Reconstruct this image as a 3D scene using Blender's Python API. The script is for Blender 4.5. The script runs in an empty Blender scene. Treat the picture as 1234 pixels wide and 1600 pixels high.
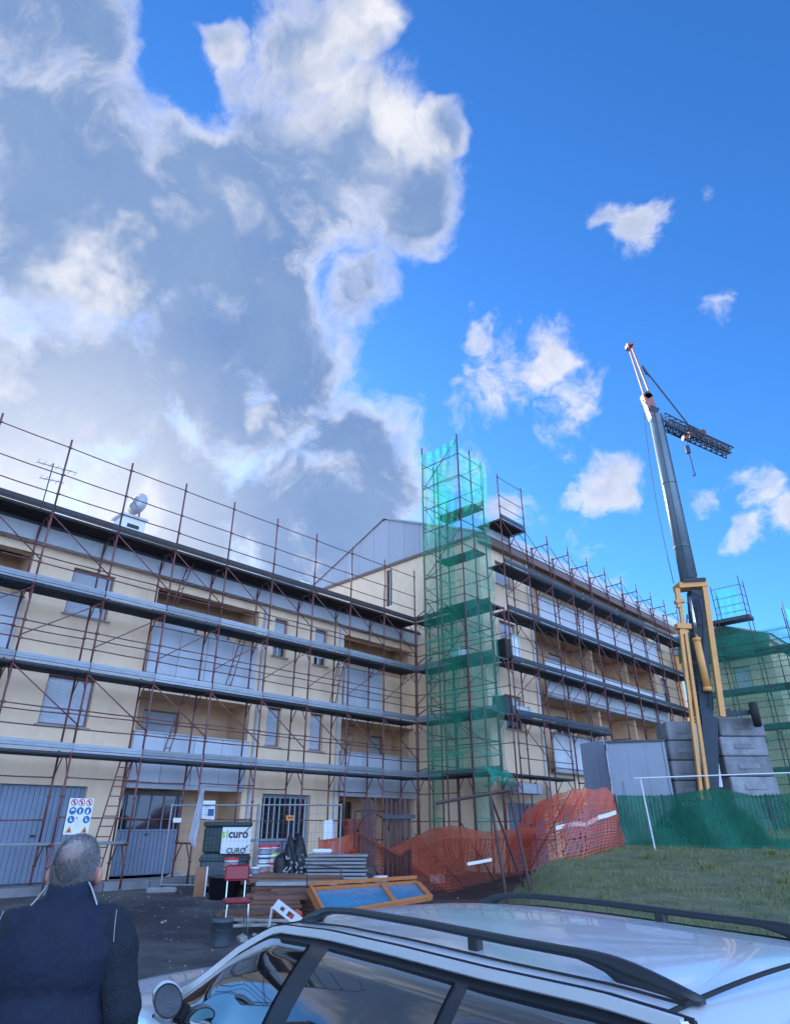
import bpy, bmesh, math, random
from mathutils import Vector, Matrix, Euler
random.seed(7)
R = math.radians
scn = bpy.context.scene
col = scn.collection

# ------------------------------------------------------------------ camera
EYE = 1.75
FPX = 990.0
PITCH = math.atan(490 / 990)
cam_d = bpy.data.cameras.new('camera'); cam = bpy.data.objects.new('camera', cam_d); col.objects.link(cam)
cam.location = (0, 0, EYE); cam.rotation_euler = (math.pi / 2 + PITCH, 0, 0)
cam_d.sensor_fit = 'VERTICAL'; cam_d.sensor_height = 36; cam_d.lens = FPX / 1600 * 36
cam_d.clip_start = 0.05; cam_d.clip_end = 3000
scn.camera = cam

# ------------------------------------------------------------------ helpers for directions and places
CP, SP = math.cos(PITCH), math.sin(PITCH)
def ray(x, y):
    yu = 800 - y
    return Vector((x - 617, FPX * CP - yu * SP, yu * CP + FPX * SP))
AZ = R(44)
UV = Vector((math.sin(AZ), math.cos(AZ), 0)); NV = Vector((-UV.y, UV.x, 0))
def W(u, d, z): return UV * u + NV * d + Vector((0, 0, z + EYE))     # street grid of the estate (z counted from eye level)
def on_front(x, y, d):
    r = ray(x, y); k = d / r.dot(NV); return Vector((k * r.dot(UV), d, k * r.z))
def onY(x, y, Y):
    r = ray(x, y); k = Y / r.y; return Vector((k * r.x, Y, k * r.z + EYE))
def sstep(a, b, x):
    t = max(0., min(1., (x - a) / (b - a))); return t * t * (3 - 2 * t)

# ------------------------------------------------------------------ world
SUN_AZ, SUN_EL = -26.0, 21.0
w = bpy.data.worlds.new('World'); scn.world = w; w.use_nodes = True
nt = w.node_tree; nd = nt.nodes; lk = nt.links; nd.clear()
out = nd.new('ShaderNodeOutputWorld'); bg = nd.new('ShaderNodeBackground'); lk.new(bg.outputs[0], out.inputs[0])
sky = nd.new('ShaderNodeTexSky'); sky.sky_type = 'NISHITA'; sky.sun_disc = False
sky.sun_elevation = R(SUN_EL); sky.sun_rotation = R(SUN_AZ); sky.altitude = 300
sky.air_density = 1.0; sky.dust_density = 0.3; sky.ozone_density = 2.5
bg.inputs[1].default_value = 0.13
def link(v, s):
    if isinstance(v, (int, float)): s.default_value = v
    elif isinstance(v, (tuple, list, Vector)): s.default_value = tuple(v)
    else: lk.new(v, s)
def mth(op, a, b=0.0, c=0.0, cl=False):
    n = nd.new('ShaderNodeMath'); n.operation = op; n.use_clamp = cl
    link(a, n.inputs[0]); link(b, n.inputs[1]); link(c, n.inputs[2]); return n.outputs[0]
def vmth(op, a, b, outi=0):
    n = nd.new('ShaderNodeVectorMath'); n.operation = op; link(a, n.inputs[0]); link(b, n.inputs[1])
    return n.outputs['Value' if outi else 'Vector']
def mapr(v, a, b, c=0., d=1., smooth=True):
    n = nd.new('ShaderNodeMapRange'); n.interpolation_type = 'SMOOTHSTEP' if smooth else 'LINEAR'
    link(v, n.inputs[0])
    for i, q in enumerate((a, b, c, d)): n.inputs[i + 1].default_value = q
    return n.outputs[0]
def wnoise(vec, scale, det=6, rough=.55, dist=0.):
    n = nd.new('ShaderNodeTexNoise'); link(vec, n.inputs['Vector']); n.inputs['Scale'].default_value = scale
    n.inputs['Detail'].default_value = det; n.inputs['Roughness'].default_value = rough; n.inputs['Distortion'].default_value = dist
    return n
tc = nd.new('ShaderNodeTexCoord'); dirv = tc.outputs['Generated']
wn = wnoise(dirv, 3.0, 5, .6)
wc = vmth('SUBTRACT', wn.outputs['Color'], (.5, .5, .5))
wsc = vmth('SCALE', wc, (0, 0, 0)); wsc.node.inputs['Scale'].default_value = .17
warp = vmth('ADD', dirv, wsc)
def pxdir(x, y): return ray(x, y).normalized()
def blobs(lst, src, soft=1.0):
    acc = None
    for (x, y, r, wt) in lst:
        c = pxdir(x, y); rr = (pxdir(x + r * .7, y) - pxdir(x - r * .7, y)).length / 1.4
        dd = vmth('DISTANCE', src, c, 1)
        v = mapr(dd, 0.15 * rr, rr * 1.25, wt, 0.0)
        acc = v if acc is None else mth('MAXIMUM' if wt > 0 else 'ADD', acc, v)
    return acc
big = blobs([(120, 330, 330, 1), (380, 330, 300, 1), (560, 230, 150, .95), (470, 90, 130, .85), (560, 60, 80, .85), (690, 230, 62, .95), (640, 330, 110, .9),
             (60, 60, 240, .85), (380, 570, 260, 1), (60, 640, 330, 1), (560, 720, 190, .8), (250, 800, 260, .95), (560, 470, 90, .75), (480, 830, 230, .95), (600, 760, 120, .8), (-300, 400, 600, 1),
             (400, 170, 50, .8), (340, 60, 60, .8)], warp)
small = blobs([(1010, 600, 70, .42), (1120, 470, 60, .38), (880, 660, 110, .5), (1160, 740, 70, .42), (860, 900, 60, .5), (1080, 900, 70, .45), (800, 600, 115, .66), (740, 640, 70, .66), (860, 560, 70, .6), (760, 545, 45, .6), (735, 720, 70, .7), (820, 720, 55, .55), (780, 790, 80, .72),
               (950, 740, 90, .66), (925, 830, 75, .62), (985, 360, 62, .56), (935, 350, 40, .5), (1070, 770, 55, .55), (990, 660, 50, .55), (1150, 825, 60, .58),
               (1228, 800, 60, .68), (930, 900, 60, .64), (980, 900, 40, .5), (410, 640, 60, .5), (1075, 320, 30, .45), (1040, 700, 60, .5), (885, 760, 50, .5)], warp)
# unseen broken cloud behind the camera, made fuller to light the shaded facades
sep = nd.new('ShaderNodeSeparateXYZ'); lk.new(dirv, sep.inputs[0])
far = wnoise(warp, 1.5, 2, .5)
behind = mapr(sep.outputs['Y'], .25, -.15)
bgc = mth('MULTIPLY', mapr(far.outputs['Fac'], .32, .50), behind)
mask = mth('MAXIMUM', mth('MAXIMUM', big, small), bgc)
fine = wnoise(warp, 7.0, 9, .62, .3)
fine2 = wnoise(warp, 2.6, 6, .6, .2)
hole = blobs([(270, 120, 75, -.5), (330, 185, 60, -.45), (240, 30, 60, -.2), (400, 600, 50, -.35), (620, 600, 60, -.25)], warp)
dens0 = mth('ADD', mth('ADD', mask, hole), mth('ADD', mth('MULTIPLY', mth('SUBTRACT', fine.outputs['Fac'], .5), 1.5), mth('MULTIPLY', mth('SUBTRACT', fine2.outputs['Fac'], .5), .5)))
finer = wnoise(warp, 17.0, 8, .65)
nsum = mth('ADD', mth('MULTIPLY', mth('SUBTRACT', fine.outputs['Fac'], .5), 1.9), mth('MULTIPLY', mth('SUBTRACT', finer.outputs['Fac'], .5), .8))
sd0 = mth('ADD', small, nsum)
dens = mth('MAXIMUM', mapr(mth('ADD', mth('ADD', mth('MAXIMUM', big, bgc), hole), mth('ADD', mth('MULTIPLY', nsum, .62), mth('MULTIPLY', mth('SUBTRACT', fine2.outputs['Fac'], .5), .5))), .28, .80), mth('MULTIPLY', mapr(sd0, .34, .80), .92))
# colour: thin edges white, thick middle slate blue, bright patches near the hidden sun
thick = mapr(dens0, .40, .85)
warp2 = vmth('ADD', dirv, (0, 0, 0)); w2_ = vmth('SCALE', wc, (0, 0, 0)); w2_.node.inputs['Scale'].default_value = .42; lk.new(w2_, warp2.node.inputs[1])
lit = blobs([(140, 470, 110, 1), (20, 560, 90, 1), (0, 760, 170, 1.0), (170, 800, 150, .85), (410, 390, 100, .6), (270, 400, 60, .55), (520, 130, 150, .85), (640, 230, 120, .95), (590, 60, 90, .9), (350, 60, 90, .8), (560, 340, 110, .5),
             (830, 640, 200, .95), (950, 780, 160, .95), (780, 790, 100, 1), (1190, 820, 110, .9), (990, 360, 80, .6), (420, 640, 50, .8), (120, 730, 140, .8)], warp2)
litn = mapr(mth('ADD', mth('MULTIPLY', lit, .80), mth('ADD', mth('MULTIPLY', mth('SUBTRACT', fine.outputs['Fac'], .5), 1.7), mth('MULTIPLY', mth('SUBTRACT', fine2.outputs['Fac'], .5), 1.1))), .22, 1.05)
shade = mth('MULTIPLY', thick, mth('SUBTRACT', 1.0, mth('MULTIPLY', litn, .9)), cl=True)
tone = wnoise(warp, 3.4, 5, .6)
def mixc(f, a, b, mode='MIX'):
    n = nd.new('ShaderNodeMix'); n.data_type = 'RGBA'; n.blend_type = mode
    link(f, n.inputs[0])
    link(a, n.inputs[6]) if not isinstance(a, tuple) else setattr(n.inputs[6], 'default_value', a)
    link(b, n.inputs[7]) if not isinstance(b, tuple) else setattr(n.inputs[7], 'default_value', b)
    return n.outputs[2]
CS = 1.0
grey = mixc(mapr(tone.outputs['Fac'], .35, .65), (.72 * CS, 1.22 * CS, 2.35 * CS, 1), (1.0 * CS, 1.50 * CS, 2.5 * CS, 1))
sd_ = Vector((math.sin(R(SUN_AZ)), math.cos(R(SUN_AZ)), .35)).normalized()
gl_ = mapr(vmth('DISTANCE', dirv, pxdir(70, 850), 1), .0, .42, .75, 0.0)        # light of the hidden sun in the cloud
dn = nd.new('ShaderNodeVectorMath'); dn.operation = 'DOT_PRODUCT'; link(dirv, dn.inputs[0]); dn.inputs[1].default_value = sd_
front = mapr(dn.outputs['Value'], .35, -.7, .42, 2.8)            # clouds opposite the sun, out of view, boosted to lift the shaded facades
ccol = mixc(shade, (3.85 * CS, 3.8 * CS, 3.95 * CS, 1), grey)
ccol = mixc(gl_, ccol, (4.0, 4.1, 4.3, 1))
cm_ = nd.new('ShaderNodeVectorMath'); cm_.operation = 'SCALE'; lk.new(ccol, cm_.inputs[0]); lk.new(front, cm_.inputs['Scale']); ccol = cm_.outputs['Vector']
hs = nd.new('ShaderNodeHueSaturation'); hs.inputs['Saturation'].default_value = 1.15; hs.inputs['Value'].default_value = 1.0
lk.new(sky.outputs[0], hs.inputs['Color'])
skyt = mixc(1.0, hs.outputs[0], (0.18, 0.335, 0.49, 1), 'MULTIPLY')
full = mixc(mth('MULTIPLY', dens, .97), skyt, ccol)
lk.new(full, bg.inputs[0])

sun_d = bpy.data.lights.new('sun', 'SUN'); sun_d.energy = 2.2; sun_d.angle = R(3); sun_d.color = (1, .93, .82)
sun = bpy.data.objects.new('sun', sun_d); col.objects.link(sun)
sdir = Vector((math.sin(R(SUN_AZ)) * math.cos(R(SUN_EL)), math.cos(R(SUN_AZ)) * math.cos(R(SUN_EL)), math.sin(R(SUN_EL))))
sun.rotation_euler = sdir.to_track_quat('Z', 'Y').to_euler(); sun.location = sdir * 60
scn.view_settings.view_transform = 'Standard'; scn.view_settings.look = 'None'
scn.view_settings.exposure = 2.26; scn.view_settings.gamma = 1.0; scn.view_settings.use_curve_mapping = False

# ------------------------------------------------------------------ materials
_m = {}
def mat(name, c, rough=.7, metal=0., var=.12, vscale=6., bump=0., bscale=30., spec=.5, c2=None, alpha=None, transl=0., stretch=None, coat=0., dirt=0., rnd=0.):
    if name in _m: return _m[name]
    m = bpy.data.materials.new(name); m.use_nodes = True; t = m.node_tree; n = t.nodes; l = t.links
    b = n['Principled BSDF']; b.inputs['Roughness'].default_value = rough; b.inputs['Metallic'].default_value = metal
    b.inputs['Specular IOR Level'].default_value = spec; b.inputs['Coat Weight'].default_value = coat
    co = n.new('ShaderNodeTexCoord'); mp = n.new('ShaderNodeMapping'); l.new(co.outputs['Object'], mp.inputs[0])
    if stretch: mp.inputs['Scale'].default_value = stretch
    no = n.new('ShaderNodeTexNoise'); no.inputs['Scale'].default_value = vscale; no.inputs['Detail'].default_value = 7; no.inputs['Roughness'].default_value = .62
    l.new(mp.outputs[0], no.inputs['Vector'])
    cr = n.new('ShaderNodeValToRGB'); cr.color_ramp.elements[0].position = .3; cr.color_ramp.elements[1].position = .72
    a = tuple(max(0, x * (1 - var)) for x in c) if c2 is None else c
    e = tuple(min(1, x * (1 + var)) for x in c) if c2 is None else c2
    cr.color_ramp.elements[0].color = (*a, 1); cr.color_ramp.elements[1].color = (*e, 1)
    l.new(no.outputs['Fac'], cr.inputs[0]); colr = cr.outputs[0]
    if dirt:
        n2 = n.new('ShaderNodeTexNoise'); n2.inputs['Scale'].default_value = 1.1; n2.inputs['Detail'].default_value = 8
        mp2 = n.new('ShaderNodeMapping'); mp2.inputs['Scale'].default_value = (1.6, 1.6, .35); l.new(co.outputs['Object'], mp2.inputs[0]); l.new(mp2.outputs[0], n2.inputs['Vector'])
        rr = n.new('ShaderNodeMapRange'); rr.inputs[1].default_value = .5; rr.inputs[2].default_value = .75; rr.inputs[4].default_value = dirt; l.new(n2.outputs['Fac'], rr.inputs[0])
        mx = n.new('ShaderNodeMix'); mx.data_type = 'RGBA'; l.new(rr.outputs[0], mx.inputs[0]); l.new(colr, mx.inputs[6]); mx.inputs[7].default_value = (c[0] * .45, c[1] * .42, c[2] * .4, 1)
        colr = mx.outputs[2]
    if rnd:
        oi = n.new('ShaderNodeObjectInfo'); rm_ = n.new('ShaderNodeMapRange'); rm_.inputs[3].default_value = 1 - rnd; rm_.inputs[4].default_value = 1 + rnd; l.new(oi.outputs['Random'], rm_.inputs[0])
        sc_ = n.new('ShaderNodeVectorMath'); sc_.operation = 'SCALE'; l.new(colr, sc_.inputs[0]); l.new(rm_.outputs[0], sc_.inputs['Scale']); colr = sc_.outputs['Vector']
    l.new(colr, b.inputs['Base Color'])
    rn = n.new('ShaderNodeMapRange'); rn.inputs[3].default_value = max(.02, rough * .8); rn.inputs[4].default_value = min(1, rough * 1.2); l.new(no.outputs['Fac'], rn.inputs[0]); l.new(rn.outputs[0], b.inputs['Roughness'])
    if bump:
        nb = n.new('ShaderNodeTexNoise'); nb.inputs['Scale'].default_value = bscale; nb.inputs['Detail'].default_value = 6; l.new(mp.outputs[0], nb.inputs['Vector'])
        bp = n.new('ShaderNodeBump'); bp.inputs['Strength'].default_value = bump; bp.inputs['Distance'].default_value = .03; l.new(nb.outputs['Fac'], bp.inputs['Height']); l.new(bp.outputs[0], b.inputs['Normal'])
    if alpha is not None:
        o = n['Material Output']; tr = n.new('ShaderNodeBsdfTransparent'); mixs = n.new('ShaderNodeMixShader')
        src = b.outputs[0]
        if transl:
            tl = n.new('ShaderNodeBsdfTranslucent'); l.new(colr, tl.inputs[0]); mt = n.new('ShaderNodeMixShader'); mt.inputs[0].default_value = transl
            l.new(b.outputs[0], mt.inputs[1]); l.new(tl.outputs[0], mt.inputs[2]); src = mt.outputs[0]
        # woven threads: fine warp lines, joined widths and folds change how dense the cloth is
        wv = n.new('ShaderNodeTexNoise'); wv.inputs['Scale'].default_value = 26; wv.inputs['Detail'].default_value = 3; mpw = n.new('ShaderNodeMapping'); mpw.inputs['Scale'].default_value = (1, 1, .12); l.new(co.outputs['Object'], mpw.inputs[0]); l.new(mpw.outputs[0], wv.inputs['Vector'])
        sx = n.new('ShaderNodeSeparateXYZ'); l.new(co.outputs['Object'], sx.inputs[0]); fr_ = n.new('ShaderNodeMath'); fr_.operation = 'PINGPONG'; fr_.inputs[1].default_value = .98; l.new(sx.outputs['Z'], fr_.inputs[0])
        hem = n.new('ShaderNodeMath'); hem.operation = 'LESS_THAN'; hem.inputs[1].default_value = .035; l.new(fr_.outputs[0], hem.inputs[0])
        r2 = n.new('ShaderNodeMapRange'); r2.inputs[3].default_value = max(0, alpha - .12); r2.inputs[4].default_value = min(1, alpha + .12); l.new(no.outputs['Fac'], r2.inputs[0])
        w1 = n.new('ShaderNodeMapRange'); w1.inputs[1].default_value = .3; w1.inputs[2].default_value = .7; w1.inputs[3].default_value = -.16; w1.inputs[4].default_value = .16; l.new(wv.outputs['Fac'], w1.inputs[0])
        a1 = n.new('ShaderNodeMath'); a1.operation = 'ADD'; l.new(r2.outputs[0], a1.inputs[0]); l.new(w1.outputs[0], a1.inputs[1])
        a2 = n.new('ShaderNodeMath'); a2.operation = 'MULTIPLY_ADD'; a2.use_clamp = True; a2.inputs[1].default_value = .3; l.new(hem.outputs[0], a2.inputs[0]); l.new(a1.outputs[0], a2.inputs[2])
        l.new(a2.outputs[0], mixs.inputs[0]); l.new(tr.outputs[0], mixs.inputs[1]); l.new(src, mixs.inputs[2]); l.new(mixs.outputs[0], o.inputs[0])
    _m[name] = m; return m

M = dict(
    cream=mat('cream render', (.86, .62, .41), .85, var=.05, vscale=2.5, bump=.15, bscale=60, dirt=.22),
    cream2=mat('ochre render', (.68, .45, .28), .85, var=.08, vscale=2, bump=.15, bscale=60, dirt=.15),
    cornice=mat('grey painted concrete', (.50, .51, .54), .8, var=.08, vscale=3, bump=.1, dirt=.3),
    parapet=mat('pale grey panel', (.50, .53, .58), .6, var=.05, vscale=3, dirt=.2, rnd=.05),
    hutgrey=mat('flat grey container paint', (.27, .31, .37), .6, var=.06, vscale=2, dirt=.3),
    white=mat('white panel', (.62, .63, .66), .55, var=.05, vscale=3, dirt=.12, rnd=.05),
    gable=mat('grey roof cladding', (.40, .41, .45), .6, var=.05, vscale=2, stretch=(8, 8, .4), rnd=.05),
    fascia=mat('brown fascia', (.19, .12, .10), .6, var=.15),
    shutter=mat('roller shutter slats', (.52, .55, .60), .5, var=.05, rnd=.22),
    shutter2=mat('bluish shutter', (.24, .28, .36), .5, var=.06),
    winframe=mat('brown window frame', (.22, .13, .11), .5, var=.15),
    glass=mat('dark window glass', (.012, .017, .022), .05, var=.1, spec=.8),
    garage=mat('grey garage sheet', (.20, .25, .33), .5, var=.08, vscale=3, dirt=.2),
    stone=mat('stone sill', (.33, .31, .31), .7),
    rust=mat('red oxide tube', (.12, .036, .040), .5, var=.35, vscale=9, c2=(.19, .075, .07), rnd=.22),
    rust2=mat('dark brown tube', (.075, .035, .035), .6, var=.3, vscale=8, rnd=.22),
    galv=mat('galvanised steel', (.26, .28, .30), .45, .45, var=.22, vscale=5, stretch=(.6, 3, 3), rnd=.22),
    galvd=mat('weathered steel deck', (.065, .08, .10), .6, .3, var=.3, vscale=5, rnd=.22),
    deckwood=mat('dark deck board', (.055, .045, .045), .8, var=.3, vscale=5),
    net=mat('green debris netting', (.035, .58, .36), .8, var=.1, vscale=1.5, alpha=.34, transl=.8),
    net2=mat('faded green netting', (.06, .50, .34), .8, var=.2, vscale=1.2, alpha=.36, transl=.55),
    net3=mat('gathered green netting', (.02, .42, .28), .8, var=.2, vscale=3, alpha=.62, transl=.5),
    netd=mat('dense green netting', (.008, .145, .085), .85, var=.18, vscale=2.5, alpha=.84, transl=.25, bump=.15, bscale=6, stretch=(3, 1, .6)),
    orange_net=mat('orange plastic net', (.97, .24, .14), .6, var=.12, vscale=2, alpha=.97, transl=.5),
    asphalt=mat('worn asphalt', (.045, .047, .052), .9, var=.3, vscale=1.2, bump=.5, bscale=22, dirt=.5, c2=(.075, .075, .08)),
    paving=mat('concrete paving', (.20, .20, .21), .85, var=.15, vscale=3, bump=.2, bscale=30, dirt=.4, rnd=.22),
    soil=mat('grassy soil', (.065, .092, .035), .95, var=.3, vscale=2.2, bump=.8, bscale=14, c2=(.20, .19, .10)),
    grass=mat('grass blades', (.10, .14, .045), .8, var=.3, vscale=.8, c2=(.21, .22, .09)),
    concrete=mat('rough grey concrete', (.24, .25, .27), .9, var=.3, vscale=3, bump=.5, bscale=12, dirt=.5, rnd=.22),
    crane_y=mat('crane orange paint', (.70, .33, .09), .5, var=.12, vscale=4, dirt=.25),
    crane_g=mat('crane grey green paint', (.15, .20, .235), .45, var=.12, vscale=3, dirt=.2),
    crane_d=mat('dark crane steel', (.04, .055, .075), .8, var=.2),
    crane_r=mat('faded red steel', (.30, .10, .09), .5, var=.2),
    chrome=mat('chrome', (.7, .7, .72), .12, 1., var=.04),
    rubber=mat('black rubber', (.02, .02, .022), .8),
    paint=mat('silver car paint', (.84, .87, .91), .24, .38, var=.01, coat=.6, spec=.5),
    carglass=mat('tinted car glass', (.01, .012, .014), .02, var=.02, spec=1.0, coat=1.0),
    blackpl=mat('black satin plastic', (.022, .024, .028), .38, var=.1),
    trim=mat('bright metal trim', (.78, .80, .82), .35, .3, var=.03),
    lamp=mat('lamp lens', (.6, .6, .62), .1, var=.05),
    redlamp=mat('red lamp lens', (.35, .01, .01), .15),
    skin=mat('skin', (.50, .24, .17), .55, var=.12, vscale=12),
    hair=mat('grey cropped hair', (.13, .125, .13), .9, var=.3, vscale=60, c2=(.30, .29, .29)),
    navy=mat('navy quilted cloth', (.006, .012, .034), .85, var=.2, vscale=8, bump=.3, bscale=25),
    sleeve=mat('dark blue knit', (.014, .021, .034), .95, var=.3, vscale=40, bump=.6, bscale=160),
    piping=mat('pale piping', (.38, .39, .42), .7),
    denim=mat('dark trousers', (.02, .024, .035), .9),
    shoe=mat('brown shoe leather', (.04, .025, .018), .5),
    red=mat('red vinyl', (.26, .025, .03), .45, var=.1),
    redl=mat('red plastic lid', (.6, .03, .04), .4, var=.05),
    wplastic=mat('white plastic', (.68, .69, .72), .4, var=.04),
    paper=mat('white printed paper', (.72, .74, .78), .6, var=.02),
    ink=mat('black print', (.015, .02, .02), .6), inkg=mat('lime print', (.42, .58, .10), .6), inkgreen=mat('green print', (.03, .22, .09), .6),
    inkb=mat('blue print', (.02, .12, .28), .6), inkr=mat('red print', (.55, .04, .05), .6), inko=mat('orange print', (.70, .25, .05), .6),
    cabinet=mat('dark green cabinet', (.025, .055, .055), .6, var=.2), cabg=mat('slate plastic', (.06, .08, .10), .6, var=.2),
    black=mat('black sheeting', (.012, .013, .016), .5, var=.3, bump=.5, bscale=12),
    wood=mat('weathered red brown timber', (.11, .05, .035), .85, var=.35, vscale=4, stretch=(.5, 5, 5), c2=(.21, .11, .075), rnd=.22),
    woodl=mat('orange varnished wood', (.48, .18, .06), .5, var=.2, vscale=5, stretch=(.5, 4, 4)),
    bluepane=mat('blue film pane', (.05, .22, .38), .18, var=.15, spec=.7),
    cardb=mat('brown board', (.28, .13, .07), .8, var=.15),
    film=mat('pale plastic sheet', (.42, .44, .50), .5, var=.1, bump=.5, bscale=8),
    mortar=mat('rubble', (.26, .27, .25), .9, var=.3, vscale=6, bump=.4),
)

# ------------------------------------------------------------------ mesh helpers
class MB:
    def __init__(s): s.v = []; s.f = []
    def add(s, vs, fs):
        b = len(s.v); s.v += [tuple(v) for v in vs]; s.f += [tuple(i + b for i in f) for f in fs]; return s
    def box(s, x0, y0, z0, x1, y1, z1, mtx=None):
        vs = [Vector(p) for p in ((x0, y0, z0), (x1, y0, z0), (x1, y1, z0), (x0, y1, z0), (x0, y0, z1), (x1, y0, z1), (x1, y1, z1), (x0, y1, z1))]
        if mtx: vs = [mtx @ v for v in vs]
        return s.add(vs, [(0, 3, 2, 1), (4, 5, 6, 7), (0, 1, 5, 4), (1, 2, 6, 5), (2, 3, 7, 6), (3, 0, 4, 7)])
    def bbox(s, x0, y0, z0, x1, y1, z1, c=.01, mtx=None):      # box with bevelled vertical + top edges
        a = [(x0 + c, y0), (x1 - c, y0), (x1, y0 + c), (x1, y1 - c), (x1 - c, y1), (x0 + c, y1), (x0, y1 - c), (x0, y0 + c)]
        cx, cy = (x0 + x1) / 2, (y0 + y1) / 2
        kx = 1 - c / max(1e-6, (x1 - x0) / 2); ky = 1 - c / max(1e-6, (y1 - y0) / 2)
        sh = [(cx + (x - cx) * kx, cy + (y - cy) * ky) for x, y in a]
        rows = [(sh, z0), (a, z0 + c), (a, z1 - c), (sh, z1)]
        vs = [Vector((x, y, z)) for r, z in rows for x, y in r]
        if mtx: vs = [mtx @ v for v in vs]
        fs = [tuple(reversed(range(8))), tuple(range(24, 32))]
        for k in range(3):
            for i in range(8): fs.append((k * 8 + i, k * 8 + (i + 1) % 8, k * 8 + 8 + (i + 1) % 8, k * 8 + 8 + i))
        return s.add(vs, fs)
    def tube(s, p, q, r, n=6, r2=None):
        p = Vector(p); q = Vector(q); d = (q - p)
        if d.length < 1e-6: return s
        d.normalize(); a = d.orthogonal().normalized(); b = d.cross(a); r2 = r if r2 is None else r2
        vs = []
        for (c, rr) in ((p, r), (q, r2)):
            for i in range(n):
                t = 2 * math.pi * i / n; vs.append(c + (a * math.cos(t) + b * math.sin(t)) * rr)
        fs = [tuple(reversed(range(n))), tuple(range(n, 2 * n))] + [(i, (i + 1) % n, n + (i + 1) % n, n + i) for i in range(n)]
        return s.add(vs, fs)
    def path(s, pts, r, n=6):
        for a, b in zip(pts, pts[1:]): s.tube(a, b, r, n)
        return s
    def bar(s, p, q, wd, h, up=Vector((0, 0, 1))):
        p = Vector(p); q = Vector(q); d = (q - p).normalized(); sd = d.cross(up)
        if sd.length < 1e-4: sd = d.orthogonal()
        sd.normalize(); u2 = sd.cross(d).normalized()
        vs = [c + sd * i * wd / 2 + u2 * j * h / 2 for c in (p, q) for i, j in ((-1, -1), (1, -1), (1, 1), (-1, 1))]
        return s.add(vs, [(3, 2, 1, 0), (4, 5, 6, 7), (0, 1, 5, 4), (1, 2, 6, 5), (2, 3, 7, 6), (3, 0, 4, 7)])
    def lathe(s, prof, n=16, c=(0, 0, 0)):
        vs = []; fs = []
        for r, z in prof:
            for i in range(n):
                t = 2 * math.pi * i / n; vs.append((c[0] + r * math.cos(t), c[1] + r * math.sin(t), c[2] + z))
        for k in range(len(prof) - 1):
            for i in range(n): fs.append((k * n + i, k * n + (i + 1) % n, (k + 1) * n + (i + 1) % n, (k + 1) * n + i))
        fs.append(tuple(reversed(range(n)))); fs.append(tuple((len(prof) - 1) * n + i for i in range(n)))
        return s.add(vs, fs)
    def grid(s, P, nu, nv, flip=False):
        b = len(s.v); s.v += [tuple(P(i, j)) for j in range(nv) for i in range(nu)]
        for j in range(nv - 1):
            for i in range(nu - 1):
                f = (b + j * nu + i, b + j * nu + i + 1, b + (j + 1) * nu + i + 1, b + (j + 1) * nu + i)
                s.f.append(tuple(reversed(f)) if flip else f)
        return s
    def mesh(s, name, smooth=False):
        me = bpy.data.meshes.new(name); me.from_pydata(s.v, [], s.f); me.validate()
        if smooth:
            for p in me.polygons: p.use_smooth = True
        return me
    def build(s, name, m, parent=None, loc=(0, 0, 0), rot=(0, 0, 0), smooth=False):
        me = s.mesh(name, smooth); me.materials.append(M[m] if isinstance(m, str) else m)
        return place(me, name, parent, loc, rot)
def place(me, name, parent=None, loc=(0, 0, 0), rot=(0, 0, 0)):
    o = bpy.data.objects.new(name, me); col.objects.link(o); o.location = loc; o.rotation_euler = rot
    if parent: o.parent = parent
    return o
def tag(o, label=None, cat=None, group=None, kind=None):
    if label: o['label'] = label
    if cat: o['category'] = cat
    if group: o['group'] = group
    if kind: o['kind'] = kind
    return o
def empty(name, loc, rz=0., label=None, cat=None, group=None):
    o = bpy.data.objects.new(name, None); col.objects.link(o); o.location = loc; o.rotation_euler = (0, 0, rz); o.empty_display_size = .2
    return tag(o, label, cat, group)
def copy_tree(o, loc=None, rz=None, label=None, parent=None, scale=None):
    c = o.copy(); col.objects.link(c)
    if parent: c.parent = parent
    if loc is not None: c.location = loc
    if rz is not None: c.rotation_euler = (0, 0, rz)
    if label: c['label'] = label
    if scale: c.scale = scale
    for ch in o.children: copy_tree(ch, parent=c)
    return c
GR = R(46)                                              # local x = along the facades, local y = into the buildings
GR2 = R(-44)                                            # local x = towards the street, local y = along the facades
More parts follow.
